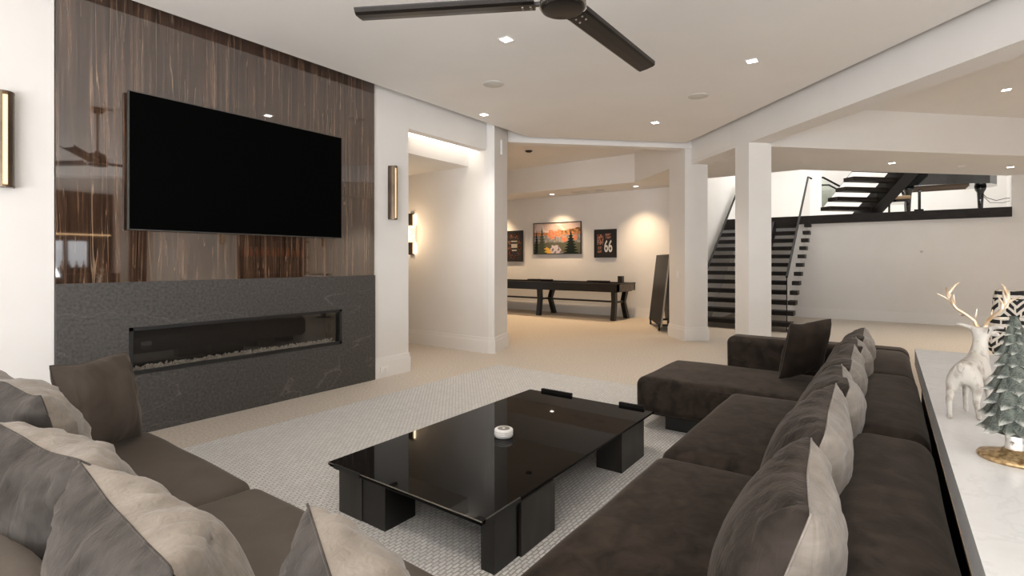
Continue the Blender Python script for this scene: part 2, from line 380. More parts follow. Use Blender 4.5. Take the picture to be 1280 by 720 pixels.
# soffit round games area and stairs
sp = [(10.47, 10.2), (11.7, 10.2), (11.7, 3.3), (10.87, 3.3), (10.87, 1.29), (14.05, -1.92), (14.05, -4.26), B(6.92, 4.3), (10.47, 4.39)]
struct(MB().prism(sp, 3.045, 3.66), 'ceiling', ceil_m, 'lowered ceiling band with downlights wrapping the games area and stairs', 'ceiling')
struct(MB().box(11.6, 11.75, 3.3, 10.2, 0, 3.66), 'wall_games', wall_m, 'cream end wall of the games area hung with framed pictures', 'wall')
struct(MB().box(6.44, 11.75, 10.05, 10.2, 0, 3.66), 'wall_games_side', wall_m, 'cream side wall of the games area beyond the table', 'wall')
base_run([(11.6, 10.0), (11.6, 3.35)], 'baseboard_games', 'white skirting behind the shuffleboard table')
struct(MB().box(10.87, 18.1, 3.2, 3.35, 0, 5.6), 'wall_stair', wall_m, 'bright white wall rising along the far side of the stairs', 'wall')
struct(MB().box(14.05, 14.2, -6.5, 3.2, 0, 2.24).box(14.05, 14.2, -6.5, -1.99, 2.24, 3.66), 'wall_end', wall_m, 'plain cream end wall beyond the sofa, cut open at the landing', 'wall')
base_run([(14.05, 3.1), (14.05, -6.3)], 'baseboard_end', 'white skirting along the plain end wall')
struct(MB().box(-4.6, 14.2, -6.5, -6.3, 0, 3.66), 'wall_side', wall_m, 'white side wall of the bar area', 'wall')
struct(MB().box(-4.6, -4.4, -6.5, -3.9, 0, 3.66).box(-4.6, -4.4, 4.3, 4.72, 0, 3.66).box(-4.6, -4.4, -3.9, 4.3, 3.2, 3.66), 'wall_window', wall_m, 'white wall around the wide garden windows', 'wall')
wf = MB()
for i in range(7): wf.box(-4.55, -4.45, -3.9 + i * 8.2 / 6 - .03, -3.9 + i * 8.2 / 6 + .03, 0, 3.2)
wf.box(-4.55, -4.45, -3.9, 4.3, 0, .06).box(-4.55, -4.45, -3.9, 4.3, 3.14, 3.2)
struct(wf, 'window_1', matte_m, 'tall black framed garden windows', 'window')
# upper level
fas = struct(MB().box(13.98, 14.05, -1.99, 3.2, 2.225, 2.42), 'trim_2', tread_m, 'dark fascia along the edge of the upper landing', 'trim')
struct(MB().box(14.1, 18.1, -2.45, 3.2, 2.24, 2.42), 'floor_upper', white_dim, 'floor of the upper landing under the piano', 'floor')
struct(MB().box(17.9, 18.1, -6.5, 3.2, 2.42, 5.6), 'wall_upper', wall_m, 'white end wall of the upper landing', 'wall')
struct(MB().box(14.05, 18.1, -2.6, -2.45, 2.42, 5.6), 'wall_upper', wall_m, 'white side wall beside the piano on the upper landing', 'wall')
struct(MB().box(10.7, 10.87, 1.2, 3.2, 3.66, 5.6).prism([(10.87, 1.29), (14.2, -2.1), (14.2, -2.3), (10.7, 1.2)], 3.66, 5.6).box(14.05, 14.2, -2.45, -1.9, 3.66, 5.6), 'wall_stairwell', wall_m, 'upper walls of the stairwell above the lowered ceiling', 'wall')
struct(MB().box(10.6, 18.2, -2.6, 3.4, 5.6, 5.75), 'ceiling', ceil_m, 'high ceiling above the stairwell', 'ceiling')
dr = thing('cupboard_front', 'pale panelled cupboard door on the white stair wall above the landing', 'cupboard', (15.4, 3.2, 2.42))
MB().box(0, .9, -.035, 0, 0, 2.1).build('door', trim_m, dr)
MB().box(.08, .82, -.045, -.035, .15, .95).box(.08, .82, -.045, -.035, 1.1, 2.0).build('panel', trim_m, dr)

# ------------------------------------------------------------------ FIREPLACE WALL
o = tag(MB().box(1.004, 3.767, YW - .02, YW + .01, 1.187, 3.655).build('veneer_panel', wood_m), 'glossy dark striped wood panel covering the wall behind the television', 'wall panel')
fp = thing('fireplace', 'wide grey leathered stone fireplace surround with a long low firebox', 'fireplace', (2.38, 4.69, 0))
x0, x1 = 1.004 - 2.38, 3.775 - 2.38; a0, a1 = 1.43 - 2.38, 3.33 - 2.38
MB().box(x0, x1, 0, .03, .835, 1.187).build('stone_slab', stone_m, fp)
MB().box(x0, x1, 0, .03, 0, .465).build('stone_slab', stone_m, fp)
MB().box(x0, a0, 0, .03, .465, .835).build('stone_slab', stone_m, fp)
MB().box(a1, x1, 0, .03, .465, .835).build('stone_slab', stone_m, fp)
t_ = .028
MB().box(a0, a1, -.004, .04, .835 - t_, .835).box(a0, a1, -.004, .04, .465, .465 + t_).box(a0, a0 + t_, -.004, .04, .465, .835).box(a1 - t_, a1, -.004, .04, .465, .835).build('firebox_frame', matte_m, fp)
MB().box(a0, a1, .28, .30, .44, .86).box(a0, a1, .04, .30, .44, .47).box(a0, a1, .04, .30, .83, .86).box(a0 - .01, a0 + .01, .04, .30, .46, .84).box(a1 - .01, a1 + .01, .04, .30, .46, .84).build('firebox', mat('firebox_lining', (.035, .028, .022), .5), fp)
MB().box(a0 + t_, a1 - t_, .030, .034, .465 + t_, .835 - t_).build('fire_glass', glassf_m, fp)
pb = MB()
for i in range(900):
    px_, py_ = random.uniform(a0 + .04, a1 - .04), random.uniform(.05, .2); s_ = random.uniform(.006, .013); h_ = .472 + random.uniform(0, .035) * (1 - abs(py_ - .12) / .09)
    Mx = Matrix.Translation((px_, py_, h_ + .012)) @ Matrix.Rotation(random.uniform(0, 6), 4, Vector((random.random(), random.random(), random.random())).normalized())
    pb.raw([(s_, 0, 0), (-s_, 0, 0), (0, s_, 0), (0, -s_, 0), (0, 0, s_ * .8), (0, 0, -s_ * .8)], [[0, 2, 4], [2, 1, 4], [1, 3, 4], [3, 0, 4], [2, 0, 5], [1, 2, 5], [3, 1, 5], [0, 3, 5]], False, Mx)
pb.box(a0 + .04, a1 - .04, .05, .2, .468, .482)
o = pb.build('fire_pebbles', pebble_m, fp); o['kind'] = 'stuff'

tv = thing('television', 'large black flat television on the striped wood panel', 'television', (2.352, 4.64, 1.585))
MB().box(-.94, .94, 0, .03, 0, 1.06).build('housing', mat('tv_housing', (.03, .03, .03), .4), tv)
MB().box(-.935, .935, -.004, 0, .008, 1.055).build('screen', screen_m, tv)
MB().box(-.94, -.935, -.006, .004, 0, 1.06).box(.935, .94, -.006, .004, 0, 1.06).box(-.94, .94, -.006, .004, 0, .008).box(-.94, .94, -.006, .004, 1.055, 1.06).build('bezel', mat('tv_bezel', (.10, .095, .09), .35, metal=.7), tv)
MB().box(-.3, .3, .03, .062, .3, .75).build('wall_bracket', matte_m, tv)


def sconce(x, label, y=YW, rz=0, z=1.845):
    t = thing('wall_sconce', label, 'wall light', (x, y, z), rz, 'slim bronze wall sconces beside the fireplace')
    pr = []
    for k in range(13):
        a = math.pi * (k / 12); pr.append((-.055 * math.cos(a), -.012 - .075 * math.sin(a)))
    # two curved bronze side shells with a lit slot between them
    lsh = [q for q in pr if q[0] < -.007]; rsh = [q for q in pr if q[0] > .007]
    lp = lsh + [(q[0] * .86, q[1] * .92) for q in lsh[::-1]]; rp = rsh + [(q[0] * .86, q[1] * .92) for q in rsh[::-1]]
    MB().prism(lp, .0, .605).build('shell', bronze_m, t); MB().prism(rp, .0, .605).build('shell', bronze_m, t)
    MB().prism([(q[0] * .80, q[1] * .86) for q in pr], .01, .595).build('diffuser', glow_m, t)
    MB().prism([(q[0] * 1.03, q[1] * 1.03) for q in pr] , -.012, 0).build('end_cap', bronze_m, t)
    MB().prism([(q[0] * 1.03, q[1] * 1.03) for q in pr], .605, .617).build('end_cap', bronze_m, t)
    MB().box(-.05, .05, -.014, 0, 0, .605).build('back_plate', bronze_m, t)
    return t


sconce(4.03, 'slim bronze sconce on the narrow white wall by the corridor')
sconce(.74, 'slim bronze sconce on the white wall beside the left sofa', )
cs = thing('corridor_sconce', 'bronze wall light with a crystal block, glowing on the corridor wall', 'wall light', (5.8, 6.27, 1.45), R(-90))
MB().box(-.05, .05, -.05, 0, 0, .2).build('bracket', bronze_m, cs); MB().box(-.05, .05, -.05, 0, .47, .67).build('bracket', bronze_m, cs)
cb = MB().rbox(-.085, .085, -.12, -.01, .2, .47, .02, n=2, m=3); cb.build('crystal_block', noisy(mat('bubbled_crystal', (.8, .7, .55), .1, emit=(1, .75, .45), es=1.0), (.05, .03, .02), (1, .9, .75), 28)[0], cs)
sg = mat('sconce_glow', (1, .9, .7), .5, emit=(1, .8, .55), es=9)
MB().box(-.075, .075, -.02, -.004, .02, .19).build('diffuser', sg, cs); MB().box(-.075, .075, -.02, -.004, .48, .65).build('diffuser', sg, cs)
ll = bpy.data.lights.new('corridor_lamp', 'POINT'); ll.energy = 8; ll.color = WARM; ll.shadow_soft_size = .1
lo = bpy.data.objects.new('corridor_lamp', ll); C.objects.link(lo); lo.location = (0, -.35, .35); lo.parent = cs
cv = tag(MB().box(4.32, 5.78, 5.09, 5.14, 2.982, 2.995).build('cove_light', cove_led_m), 'glowing cove light strip above the lowered corridor ceiling', 'light strip')
area('cove_lamp', (5.05, 5.2, 3.02), (R(180), 0, 0), 1.3, .25, 17, (1, .93, .84))

for x_, lab in ((3.86, 'white double wall socket low on the skirting beside the fireplace'),):
    so = thing('wall_socket', lab, 'socket', (x_ + .05, YW - .02, .09))
    MB().box(-.06, .06, -.006, 0, -.035, .035).build('cover_plate', white_m, so)
    MB().box(-.035, -.005, -.009, -.006, -.02, .02).build('outlet', white_m, so)
    MB().box(.005, .035, -.009, -.006, -.02, .02).build('outlet', white_m, so)
so = tag(MB().box(-.02, .02, -.025, 0, -.11, .11).build('wall_sensor', white_m), 'slim white sensor high on the wall block by the opening', 'sensor'); so.location = (6.13, 4.70, 3.06); so.rotation_euler = (0, 0, R(19))
so = thing('light_switch', 'white light switch on the wide column facing the games area', 'switch', (*B(8.32, 4.19), 1.12), R(45))
MB().box(-.035, .035, -.0, .008, -.06, .06).build('cover_plate', white_m, so); MB().box(-.012, .012, .008, .012, -.03, .03).build('rocker', white_m, so)

# ------------------------------------------------------------------ CEILING FITTINGS
DLM = None


def downlight(x, y, z, label, power=85, rz=0, on=True, col=(1, .92, .83), group='recessed square downlights'):
    t = thing('downlight', label, 'ceiling light', (x, y, z), rz, group)
    s = .055
    MB().box(-s, s, -s, -s + .012, -.006, 0).box(-s, s, s - .012, s, -.006, 0).box(-s, -s + .012, -s + .012, s - .012, -.006, 0).box(s - .012, s, -s + .012, s - .012, -.006, 0).build('trim', white_m, t)
    MB().box(-s + .012, s - .012, -s + .012, s - .012, -.0035, -.0005).build('lens', led_m if on else white_m, t)
    if on and power:
        l = bpy.data.lights.new('downlight_lamp', 'SPOT'); l.energy = power; l.color = col; l.spot_size = R(100); l.spot_blend = 1.0; l.shadow_soft_size = .05
        o = bpy.data.objects.new('downlight_lamp', l); C.objects.link(o); o.location = (0, 0, -.02); o.parent = t
    return t


downlight(3.605, 2.703, 3.3, 'square downlight beside the left fan blade')
downlight(5.41, 1.063, 3.3, 'square downlight next to the beam')
downlight(7.012, 2.636, 3.3, 'square downlight in front of the lintel')
downlight(5.281, 4.331, 3.3, 'square downlight at the ceiling edge by the corridor')
downlight(9.515, -1.298, 3.66, 'square downlight in the higher ceiling beyond the beam', 210, col=(1, .86, .70))
downlight(11.111, 6.879, 3.045, 'downlight in the lowered band above the landscape painting', 210, col=WARM)
downlight(11.058, 4.607, 3.045, 'downlight in the lowered band above the table end', 170, col=WARM)
downlight(11.1, 8.9, 3.045, 'downlight in the lowered band near the corridor block', 230, col=WARM)
downlight(11.04, -.068, 3.045, 'downlight in the lowered band above the stair foot', 20)
downlight(12.151, -1.075, 3.045, 'unlit downlight in the lowered band, between two lit ones', 0, on=False)
downlight(12.776, -1.795, 3.045, 'downlight in the lowered band at the landing end', 25)


for x_, y_ in ((.2, 1.2), (-1.8, 1.6), (-1.2, .6), (-.4, -2.0), (-1.2, -3.2), (-3.2, 1.8), (-3.2, .6)):  # extra unseen downlights, added to brighten floor and ceiling
    downlight(x_, y_, 3.3, 'unseen square downlight added over the sofas for brightness', group='unseen downlights added over the sofas')
for x_, y_ in ((9.0, 7.6), (9.0, 4.6), (7.6, 6.6)):  # out of view, added to brighten and warm the games area
    downlight(x_, y_, 3.66, 'unseen warm downlight added in the games area ceiling', 160, col=WARM)
for x_, y_ in ((8.0, -4.0), (11.0, -2.9), (12.0, -5.2), (5.2, -4.6)):
    downlight(x_, y_, 3.66, 'square downlight over the bar side floor', 230, col=(1, .86, .70))


def ceiling_disc(x, y, z, r, name, label, cat, m):
    t = thing(name, label, cat, (x, y, z))
    MB().lathe([(r, 0), (r, -.004), (r - .006, -.006)], 32).build('grille', m, t)
    MB().lathe([(r + .006, 0), (r + .006, -.003), (r, -.003)], 32).build('ring', m, t)
    return t


ceiling_disc(4.435, 3.501, 3.3, .11, 'ceiling_speaker', 'round flush ceiling speaker between fan and corridor', 'speaker', speaker_m)
ceiling_disc(6.19, 1.801, 3.3, .11, 'ceiling_speaker', 'round flush ceiling speaker near the beam', 'speaker', speaker_m)
t = thing('smoke_detector', 'dark round smoke detector on the games area ceiling', 'smoke detector', (8.849, 6.048, 3.66))
MB().lathe([(.075, 0), (.075, -.02), (.05, -.04), (0, -.042)], 24).build('cover', matte_m, t); MB().lathe([(.09, 0), (.09, -.008), (.07, -.01)], 24).build('mounting_ring', white_m, t)
for dx, lab in ((0, 'flat ceiling vent in the lowered band above the painting'), (-.55, 'small flat ceiling vent in the lowered band right of the painting')):
    t = thing('ceiling_vent', lab, 'vent', (11.12, 6.1 + dx, 3.045))
    MB().box(-.06, .06, -.2 + (.08 if dx else 0), .2 - (.08 if dx else 0), -.006, 0).build('frame', speaker_m, t)
    for k in range(4): MB().box(-.045 + k * .025, -.035 + k * .025, -.17 + (.08 if dx else 0), .17 - (.08 if dx else 0), -.009, -.006).build('slat', speaker_m, t)

fan = thing('ceiling_fan', 'dark bronze three-blade ceiling fan above the coffee table', 'fan', (2.145, 1.267, 2.56), R(36.23 - 90))
MB().lathe([(0, 0), (.09, 0), (.103, .006), (.106, .02)], 40).build('cover_disc', fan_m, fan)
MB().lathe([(.109, .022), (.112, .04), (.109, .06), (.10, .09), (.085, .15), (.03, .17), (.02, .19)], 40).build('motor_housing', fan_m, fan)
MB().lathe([(.1125, .018), (.1135, .022), (.1125, .026)], 40).build('trim_ring', steel_m, fan)
MB().lathe([(.012, .18), (.012, .70)], 12).build('downrod', fan_m, fan)
MB().lathe([(.02, .66), (.06, .68), (.075, .70), (.075, .74)], 24).build('canopy', fan_m, fan)
for ang in (173, 53, 293):
    mb = MB(); Mx = Matrix.Rotation(R(ang), 4, 'Z') @ Matrix.Translation((0, 0, .035)) @ Matrix.Rotation(R(-12), 4, 'X')
    prof = [(-.062, .012), (-.058, -.006), (-.045, -.012), (.0, -.012), (.045, -.008), (.058, .004), (.064, .02)]
    v = []; f = []
    for xx in (.135, 1.03):
        for (yy, zz) in prof: v.append((xx, yy, zz))
        for (yy, zz) in prof[::-1]: v.append((xx, yy, zz + .006))
    n_ = len(prof) * 2
    for k in range(n_): f.append([k, (k + 1) % n_, n_ + (k + 1) % n_, n_ + k])
    f.append(list(range(n_))[::-1]); f.append([n_ + k for k in range(n_)])
    bl = MB().raw(v, f, False, Mx).build('blade', fan_m, fan)
    MB().box(.07, .17, -.018, .018, -.004, .012, Mx).build('blade_arm', fan_m, fan)
    for sx, sy in ((.155, -.018), (.155, .018), (.195, -.018), (.195, .018)):
        MB().lathe([(0, -.003), (.006, -.002), (.006, .003)], 8, Mx @ Matrix.Translation((sx, sy, -.012))).build('screw', steel_m, bl)

# ------------------------------------------------------------------ RUG, COFFEE TABLE
rug = tag(MB().rbox(-.6, 5.215, -1.2, 4.047, 0, .014, .005, n=1, m=1).build('rug', rug_m), 'large pale grey woven rug with a fine basket texture under the sofas', 'rug')

ct = thing('coffee_table', 'low black glass coffee table on chunky block legs', 'coffee table', (2.575, 1.865, .014))
cx, cy = 2.575, 1.865
top = MB().box(1.62 - cx, 3.53 - cx, 1.338 - cy, 2.40 - cy, .252, .266); top.build('glass_top', glassblk_m, ct)
MB().box(1.622 - cx, 3.528 - cx, 1.345 - cy, 1.352 - cy, .246, .252).box(1.622 - cx, 1.63 - cx, 1.345 - cy, 2.39 - cy, .246, .252).build('top_edge', rail_m, ct)
MB().box(1.6175 - cx, 1.62 - cx, 1.338 - cy, 2.40 - cy, .2625, .2668).build('edge_highlight', steel_m, ct)  # bright strip standing in for the highlight along the near glass edge


def leg(blocks):
    mb = MB()
    for (xa, xb, ya, yb, h, _m) in blocks[:1]: mb.box(xa - cx, xb - cx, ya - cy, yb - cy, 0, h)
    o = mb.build('leg', blocks[0][5], ct)
    for (xa, xb, ya, yb, h, m_) in blocks[1:]:
        MB().box(xa - cx, xb - cx, ya - cy, yb - cy, 0, h).build('leg_block', m_, o)


leg([(1.71, 1.885, 1.345, 1.42, .25, black_m), (1.887, 2.175, 1.330, 1.50, .25, brownblack_m)])
leg([(1.665, 1.865, 1.995, 2.168, .25, black_m), (1.66, 1.75, 2.17, 2.36, .25, brownblack_m)])
leg([(3.0, 3.36, 1.343, 1.52, .25, brownblack_m), (3.362, 3.50, 1.40, 1.60, .25, black_m)])
leg([(3.35, 3.50, 2.0, 2.29, .25, black_m), (3.05, 3.349, 2.22, 2.39, .25, brownblack_m)])
for (xa, xb, ya, yb, z1) in ((3.53, 3.555, 2.01, 2.29, .288), (3.53, 3.555, 1.415, 1.606, .288), (1.612, 1.622, 2.13, 2.34, .270), (1.64, 1.885, 1.330, 1.340, .270)):
    MB().box(xa - cx, xb - cx, ya - cy, yb - cy, .215 if z1 > .28 else .248, z1).build('edge_clamp', rail_m if z1 > .28 else matte_m, ct)

tin = thing('candle_tin', 'small round white tin candle on the black glass table', 'candle', (2.49, 1.887, .2805))
MB().lathe([(.052, .0), (.056, .004), (.056, .044), (.050, .048)], 32).build('container', white_m, tin)
for k in range(3): MB().lathe([(.0565, .012 + k * .011), (.058, .015 + k * .011), (.0565, .018 + k * .011)], 32).build('ridge', white_m, tin)
MB().lathe([(0, .0485), (.036, .0487), (.038, .048)], 24).build('lid_print', mat('lid_print', (.22, .20, .18), .5), tin)
MB().lathe([(0, .0495), (.010, .0495), (.010, .0487)], 12).build('lid_mark', white_m, tin)

# ------------------------------------------------------------------ SOFAS
H0, HS, HB = .105, .42, .68


def sofa_parts(t, m, bases, seats, backs, arms, feet):
    for q in bases: MB().rbox(*q, .03, n=2, m=3).build('base', m, t)
    for q in seats: MB().rbox(*q[:6], .065, bulge=q[6], n=5, m=14, sag=.008).build('seat_cushion', m, t)
    for q in backs: MB().rbox(*q, .07, bulge=.012, n=5, m=12, sag=.007).build('backrest', m, t)
    for q in arms: MB().rbox(*q, .065, n=5, m=8, sag=.004).build('armrest', m, t)
    for q in feet: MB().box(*q).build('foot', matte_m, t)


F = .014
s1 = thing('sectional_sofa', 'dark brown velvet sofa with a chaise, backed against the marble topped console', 'sofa', (0, 0, F))
sofa_parts(s1, sofa_m,
           [(1.14, 3.88, -.12, .86, H0, .27), (3.95, 4.84, -.05, 1.60, H0, .25)],
           [(1.13, 2.43, .10, .905, .22, HS - .014, .03), (2.45, 3.88, .10, .905, .22, HS - .014, .03), (3.915, 4.87, -.04, 1.64, .115, HS - .02, .012)],
           [(1.10, 2.485, -.14, .125, .11, HB - .014), (2.50, 3.79, -.14, .125, .11, HB - .014), (3.80, 4.92, -.14, .125, .11, HB - .03)],
           [(4.84, 5.10, -.14, 1.17, .11, HB - .02)],
           [(4.0, 4.15, 1.10, 1.42, 0, H0 + .02), (4.6, 4.75, 1.10, 1.42, 0, H0 + .02), (1.3, 1.45, .1, .6, 0, H0 + .01), (2.6, 2.75, .1, .6, 0, H0 + .01), (4.75, 5.0, .1, .5, 0, H0 + .01)])
MB().tube([(3.924, 0, .368), (3.924, 1.57, .368), (3.945, 1.61, .368), (3.985, 1.630, .368), (4.80, 1.630, .368)], .0045, 6).build('piping', sofa_m, s1)
s2 = thing('sectional_sofa', 'taupe velvet sofa running towards the fireplace wall', 'sofa', (0, 0, F))
sofa_parts(s2, sofa_l,
           [(.08, 1.07, -.12, 3.42, H0, .27)],
           [(.30, 1.115, 2.165, 3.33, .22, HS - .014, .028), (.30, 1.115, .93, 2.145, .22, HS - .014, .028), (.30, 1.10, .135, .915, .22, HS - .014, .02)],
           [(.055, .325, 2.16, 3.52, .11, HB - .014), (.055, .325, .86, 2.15, .11, HB - .014), (.055, .325, -.14, .85, .11, HB - .014)],
           [(.33, 1.07, 3.30, 3.53, .11, HB - .014)],
           [(.2, .7, 3.1, 3.25, 0, H0 + .01), (.2, .7, 1.5, 1.65, 0, H0 + .01), (.2, .7, .1, .25, 0, H0 + .01)])
MB().rbox(.33, 1.09, -.14, .125, .11, HB - .016, .07, bulge=.01, n=5, m=8).build('backrest', sofa_l, s2)


def pillow(name, label, w, h, t, loc, yaw, lean, fm, bm=None, seed=0, roll=0, group=None, wr=.018, pinch=.09, slump=0):
    """cushion standing on its lower edge; local -y is its front, +y its back. loc = middle of lower edge"""
    root = thing(name, label, 'cushion', loc, R(yaw), group)
    N = 30; M0 = Matrix.Rotation(R(-lean), 4, 'X') @ Matrix.Rotation(R(roll), 4, 'Y')

    def surf(side):
        v = []
        for j in range(N + 1):
            for i in range(N + 1):
                u = math.sin((i / N - .5) * math.pi) * .35 + (i / N * 2 - 1) * .65; q = math.sin((j / N - .5) * math.pi) * .35 + (j / N * 2 - 1) * .65
                cr = 1 - .045 * abs(u * q) ** 5; x = u * w / 2 * (1 - pinch * (1 - q * q)) * cr; z = q * h / 2 * (1 - pinch * (1 - u * u)) * cr
                d = (max(0, 1 - abs(u) ** 2.2) ** .48) * (max(0, 1 - abs(q) ** 2.2) ** .48)
                y = side * t / 2 * d * (1 - .12 * q)
                # wrinkles: radiate from the seams
                edge = (1 - d) * d * 4
                P_ = Vector((x * 3 + seed * 7.1, side * 2, z * 3))
                wv = noise.noise(Vector((x * 34 + seed, q * 3.0, side * 3.3))) * .5 + noise.noise(Vector((u * 3, z * 30 + seed * 3, side)))*.35
                fold = noise.noise(Vector((u * 22 + seed * 2 + .8 * noise.noise(Vector((u * 3, q * 3, seed))), q * 1.3, side * 5)))
                y += side * wr * (edge * (wv + .75 * fold) + .7 * noise.noise(P_) * d)
                z -= slump * (1 - abs(u) ** 1.5) * max(0, q) ** 2
                x += .02 * noise.noise(Vector((seed, z * 4, 1))) ; z += .02 * noise.noise(Vector((x * 4, seed, 5)))
                v.append(Vector((x, y, z + h / 2)))
        f = []
        for j in range(N):
            for i in range(N):
                a = j * (N + 1) + i; qd = [a, a + 1, a + N + 2, a + N + 1]
                f.append(qd if side < 0 else qd[::-1])
        return v, f
    vf, ff = surf(-1); vb, fb = surf(1)
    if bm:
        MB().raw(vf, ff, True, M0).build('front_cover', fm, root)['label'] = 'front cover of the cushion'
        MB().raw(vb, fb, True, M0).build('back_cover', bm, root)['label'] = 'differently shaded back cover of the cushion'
    else:
        MB().raw(vf, ff, True, M0).raw(vb, fb, True, M0).build('cover', fm, root)
    ring = [vf[i] for i in range(N + 1)] + [vf[j * (N + 1) + N] for j in range(1, N + 1)] + [vf[N * (N + 1) + i] for i in range(N - 1, -1, -1)] + [vf[j * (N + 1)] for j in range(N - 1, -1, -1)]
    ring = [Vector((q.x, q.y * .0, q.z)) for q in ring]
    MB().tube(ring, .0028, 5, M0, cap=False).build('seam', bm or piping_m, root)
    return root


zs = HS + F + .012
GR = 'back cushions along the dark brown sofa'
rlab = ['velvet back cushion cut by the lower picture edge on the dark sofa', 'large velvet back cushion with a tall pale rear face, second along the dark sofa', 'velvet back cushion with a crumpled pale corner, third along the dark sofa',
        'velvet back cushion over the middle seam of the dark sofa', 'velvet back cushion second from the chaise armrest', 'velvet back cushion with a pointed top next to the small square cushion']
for k, (xn, wd, hh, yy) in enumerate([(1.08, .62, .44, .33), (1.66, .70, .46, .34), (2.28, .70, .45, .33), (2.93, .68, .44, .33), (3.54, .66, .43, .32), (4.12, .60, .43, .31)]):
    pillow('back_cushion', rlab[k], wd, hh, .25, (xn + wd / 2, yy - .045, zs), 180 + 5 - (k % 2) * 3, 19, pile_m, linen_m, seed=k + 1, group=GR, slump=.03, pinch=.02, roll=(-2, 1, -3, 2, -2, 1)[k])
pillow('square_cushion', 'small dark brown square cushion propped in the chaise corner', .46, .47, .17, (4.60, .56, zs - .005), 148, 14, darkp_m, None, seed=11, pinch=.10, roll=2, wr=.010)
GL = 'back cushions along the taupe sofa'
llab = ['large creased back cushion at the fireplace end of the taupe sofa', 'brushed grey velvet back cushion tucked behind the one nearer the corner', 'brushed grey velvet back cushion with a bright front, overlapping its neighbour', 'corner cushion whose tip just rises above the lower picture edge']
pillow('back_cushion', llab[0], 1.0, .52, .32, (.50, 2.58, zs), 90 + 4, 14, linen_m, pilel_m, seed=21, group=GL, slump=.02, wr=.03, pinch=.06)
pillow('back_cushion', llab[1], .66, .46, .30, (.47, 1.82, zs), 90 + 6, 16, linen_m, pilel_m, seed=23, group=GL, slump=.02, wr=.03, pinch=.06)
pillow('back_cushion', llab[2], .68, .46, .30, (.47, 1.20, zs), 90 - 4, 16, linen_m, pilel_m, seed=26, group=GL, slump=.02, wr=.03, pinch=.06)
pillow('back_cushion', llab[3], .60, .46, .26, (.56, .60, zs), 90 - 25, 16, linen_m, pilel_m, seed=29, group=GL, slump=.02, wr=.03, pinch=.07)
pillow('square_cushion', 'brown grey square cushion leaning on the armrest by the fireplace', .48, .46, .18, (.83, 3.0, zs - .005), 38, 12, taupep_m, None, seed=31, pinch=.10, roll=3, wr=.012)

# ------------------------------------------------------------------ CONSOLE WITH DECORATIONS
con = thing('console_table', 'long console with a thick white marble top behind the dark sofa', 'console', (2.4, -.55, 0))
HC = .78
MB().box(-1.9, 1.81, -.40, .406, HC - .09, HC).build('marble_top', marble_m, con)
MB().box(-1.85, 1.74, -.34, .375, .10, HC - .09).build('body', matte_m, con)
MB().box(-1.8, 1.7, -.30, .34, 0, .10).build('plinth', matte_m, con)
MB().box(-1.9, 1.81, .400, .407, HC - .097, HC - .09).build('brass_edge', mat('brass', (.75, .52, .3), .25, metal=1), con)['label'] = 'thin brass edge'


def skin(name, m, chains, parent, M=None, sub=2, root=0):
    """connected joints grown into one smooth body: chains of (x,y,z,r), the first joint of a chain may be an index"""
    v = []; rr = []; e = []
    for ch in chains:
        prev = None
        for q in ch:
            if isinstance(q, int): prev = q; continue
            v.append(q[:3]); rr.append(q[3:5] if len(q) > 4 else (q[3], q[3]))
            if prev is not None: e.append((prev, len(v) - 1))
            prev = len(v) - 1
    me = bpy.data.meshes.new(name); me.from_pydata(v, e, []); o = bpy.data.objects.new(name, me); C.objects.link(o)
    sk = o.modifiers.new('skin', 'SKIN'); sk.use_smooth_shade = True
    for i, sv in enumerate(me.skin_vertices[0].data): sv.radius = rr[i]; sv.use_root = (i == root)
    ss = o.modifiers.new('sub', 'SUBSURF'); ss.levels = sub; ss.render_levels = sub
    dg = bpy.context.evaluated_depsgraph_get(); nm = bpy.data.meshes.new_from_object(o.evaluated_get(dg)); bpy.data.objects.remove(o)
    nm.name = name; nm.materials.clear(); nm.materials.append(m)
    for p_ in nm.polygons: p_.use_smooth = True
    if M: nm.transform(M)
    o = bpy.data.objects.new(name, nm); C.objects.link(o); o.parent = parent
    return o


deer = thing('deer_figurine', 'whitewashed standing reindeer figurine with gilded antlers on the marble console', 'figurine', (2.508, -.250, HC), R(-22))
deer.scale = (.79, .93, .79)
# joints: 0 hips 1 belly 2 chest 3 neck base 4 neck 5 head back 6 brow 7 muzzle
skin('body', deer_m, [
    [(-.085, 0, .225, .045, .052), (-.02, 0, .222, .040, .046), (.05, 0, .228, .044, .052), (.085, 0, .262, .036, .042), (.105, 0, .32, .026, .030), (.115, 0, .372, .023, .026), (.131, -.010, .392, .022, .024), (.160, -.030, .376, .013, .014), (.176, -.042, .366, .010, .010)],
    [0, (-.10, .030, .175, .030), (-.118, .034, .125, .015), (-.142, .034, .085, .011), (-.130, .034, .035, .008), (-.130, .034, .010, .010), (-.118, .034, .006, .009)],
    [0, (-.075, -.030, .175, .030), (-.070, -.034, .125, .016), (-.085, -.034, .085, .011), (-.060, -.034, .035, .008), (-.052, -.034, .010, .010), (-.040, -.034, .006, .009)],
    [2, (.052, .028, .175, .022), (.055, .032, .12, .013), (.050, .032, .065, .009), (.055, .032, .020, .008), (.064, .032, .007, .010)],
    [2, (.072, -.028, .175, .022), (.080, -.032, .12, .013), (.085, -.032, .065, .009), (.094, -.032, .020, .008), (.103, -.032, .007, .010)],
    [0, (-.122, 0, .250, .014), (-.138, 0, .232, .010), (-.140, 0, .218, .005)],
    [5, (.098, .030, .405, .009), (.085, .058, .416, .010), (.074, .074, .412, .004)],
    [5, (.100, -.034, .405, .009), (.092, -.060, .416, .010), (.086, -.076, .412, .004)],
], deer)
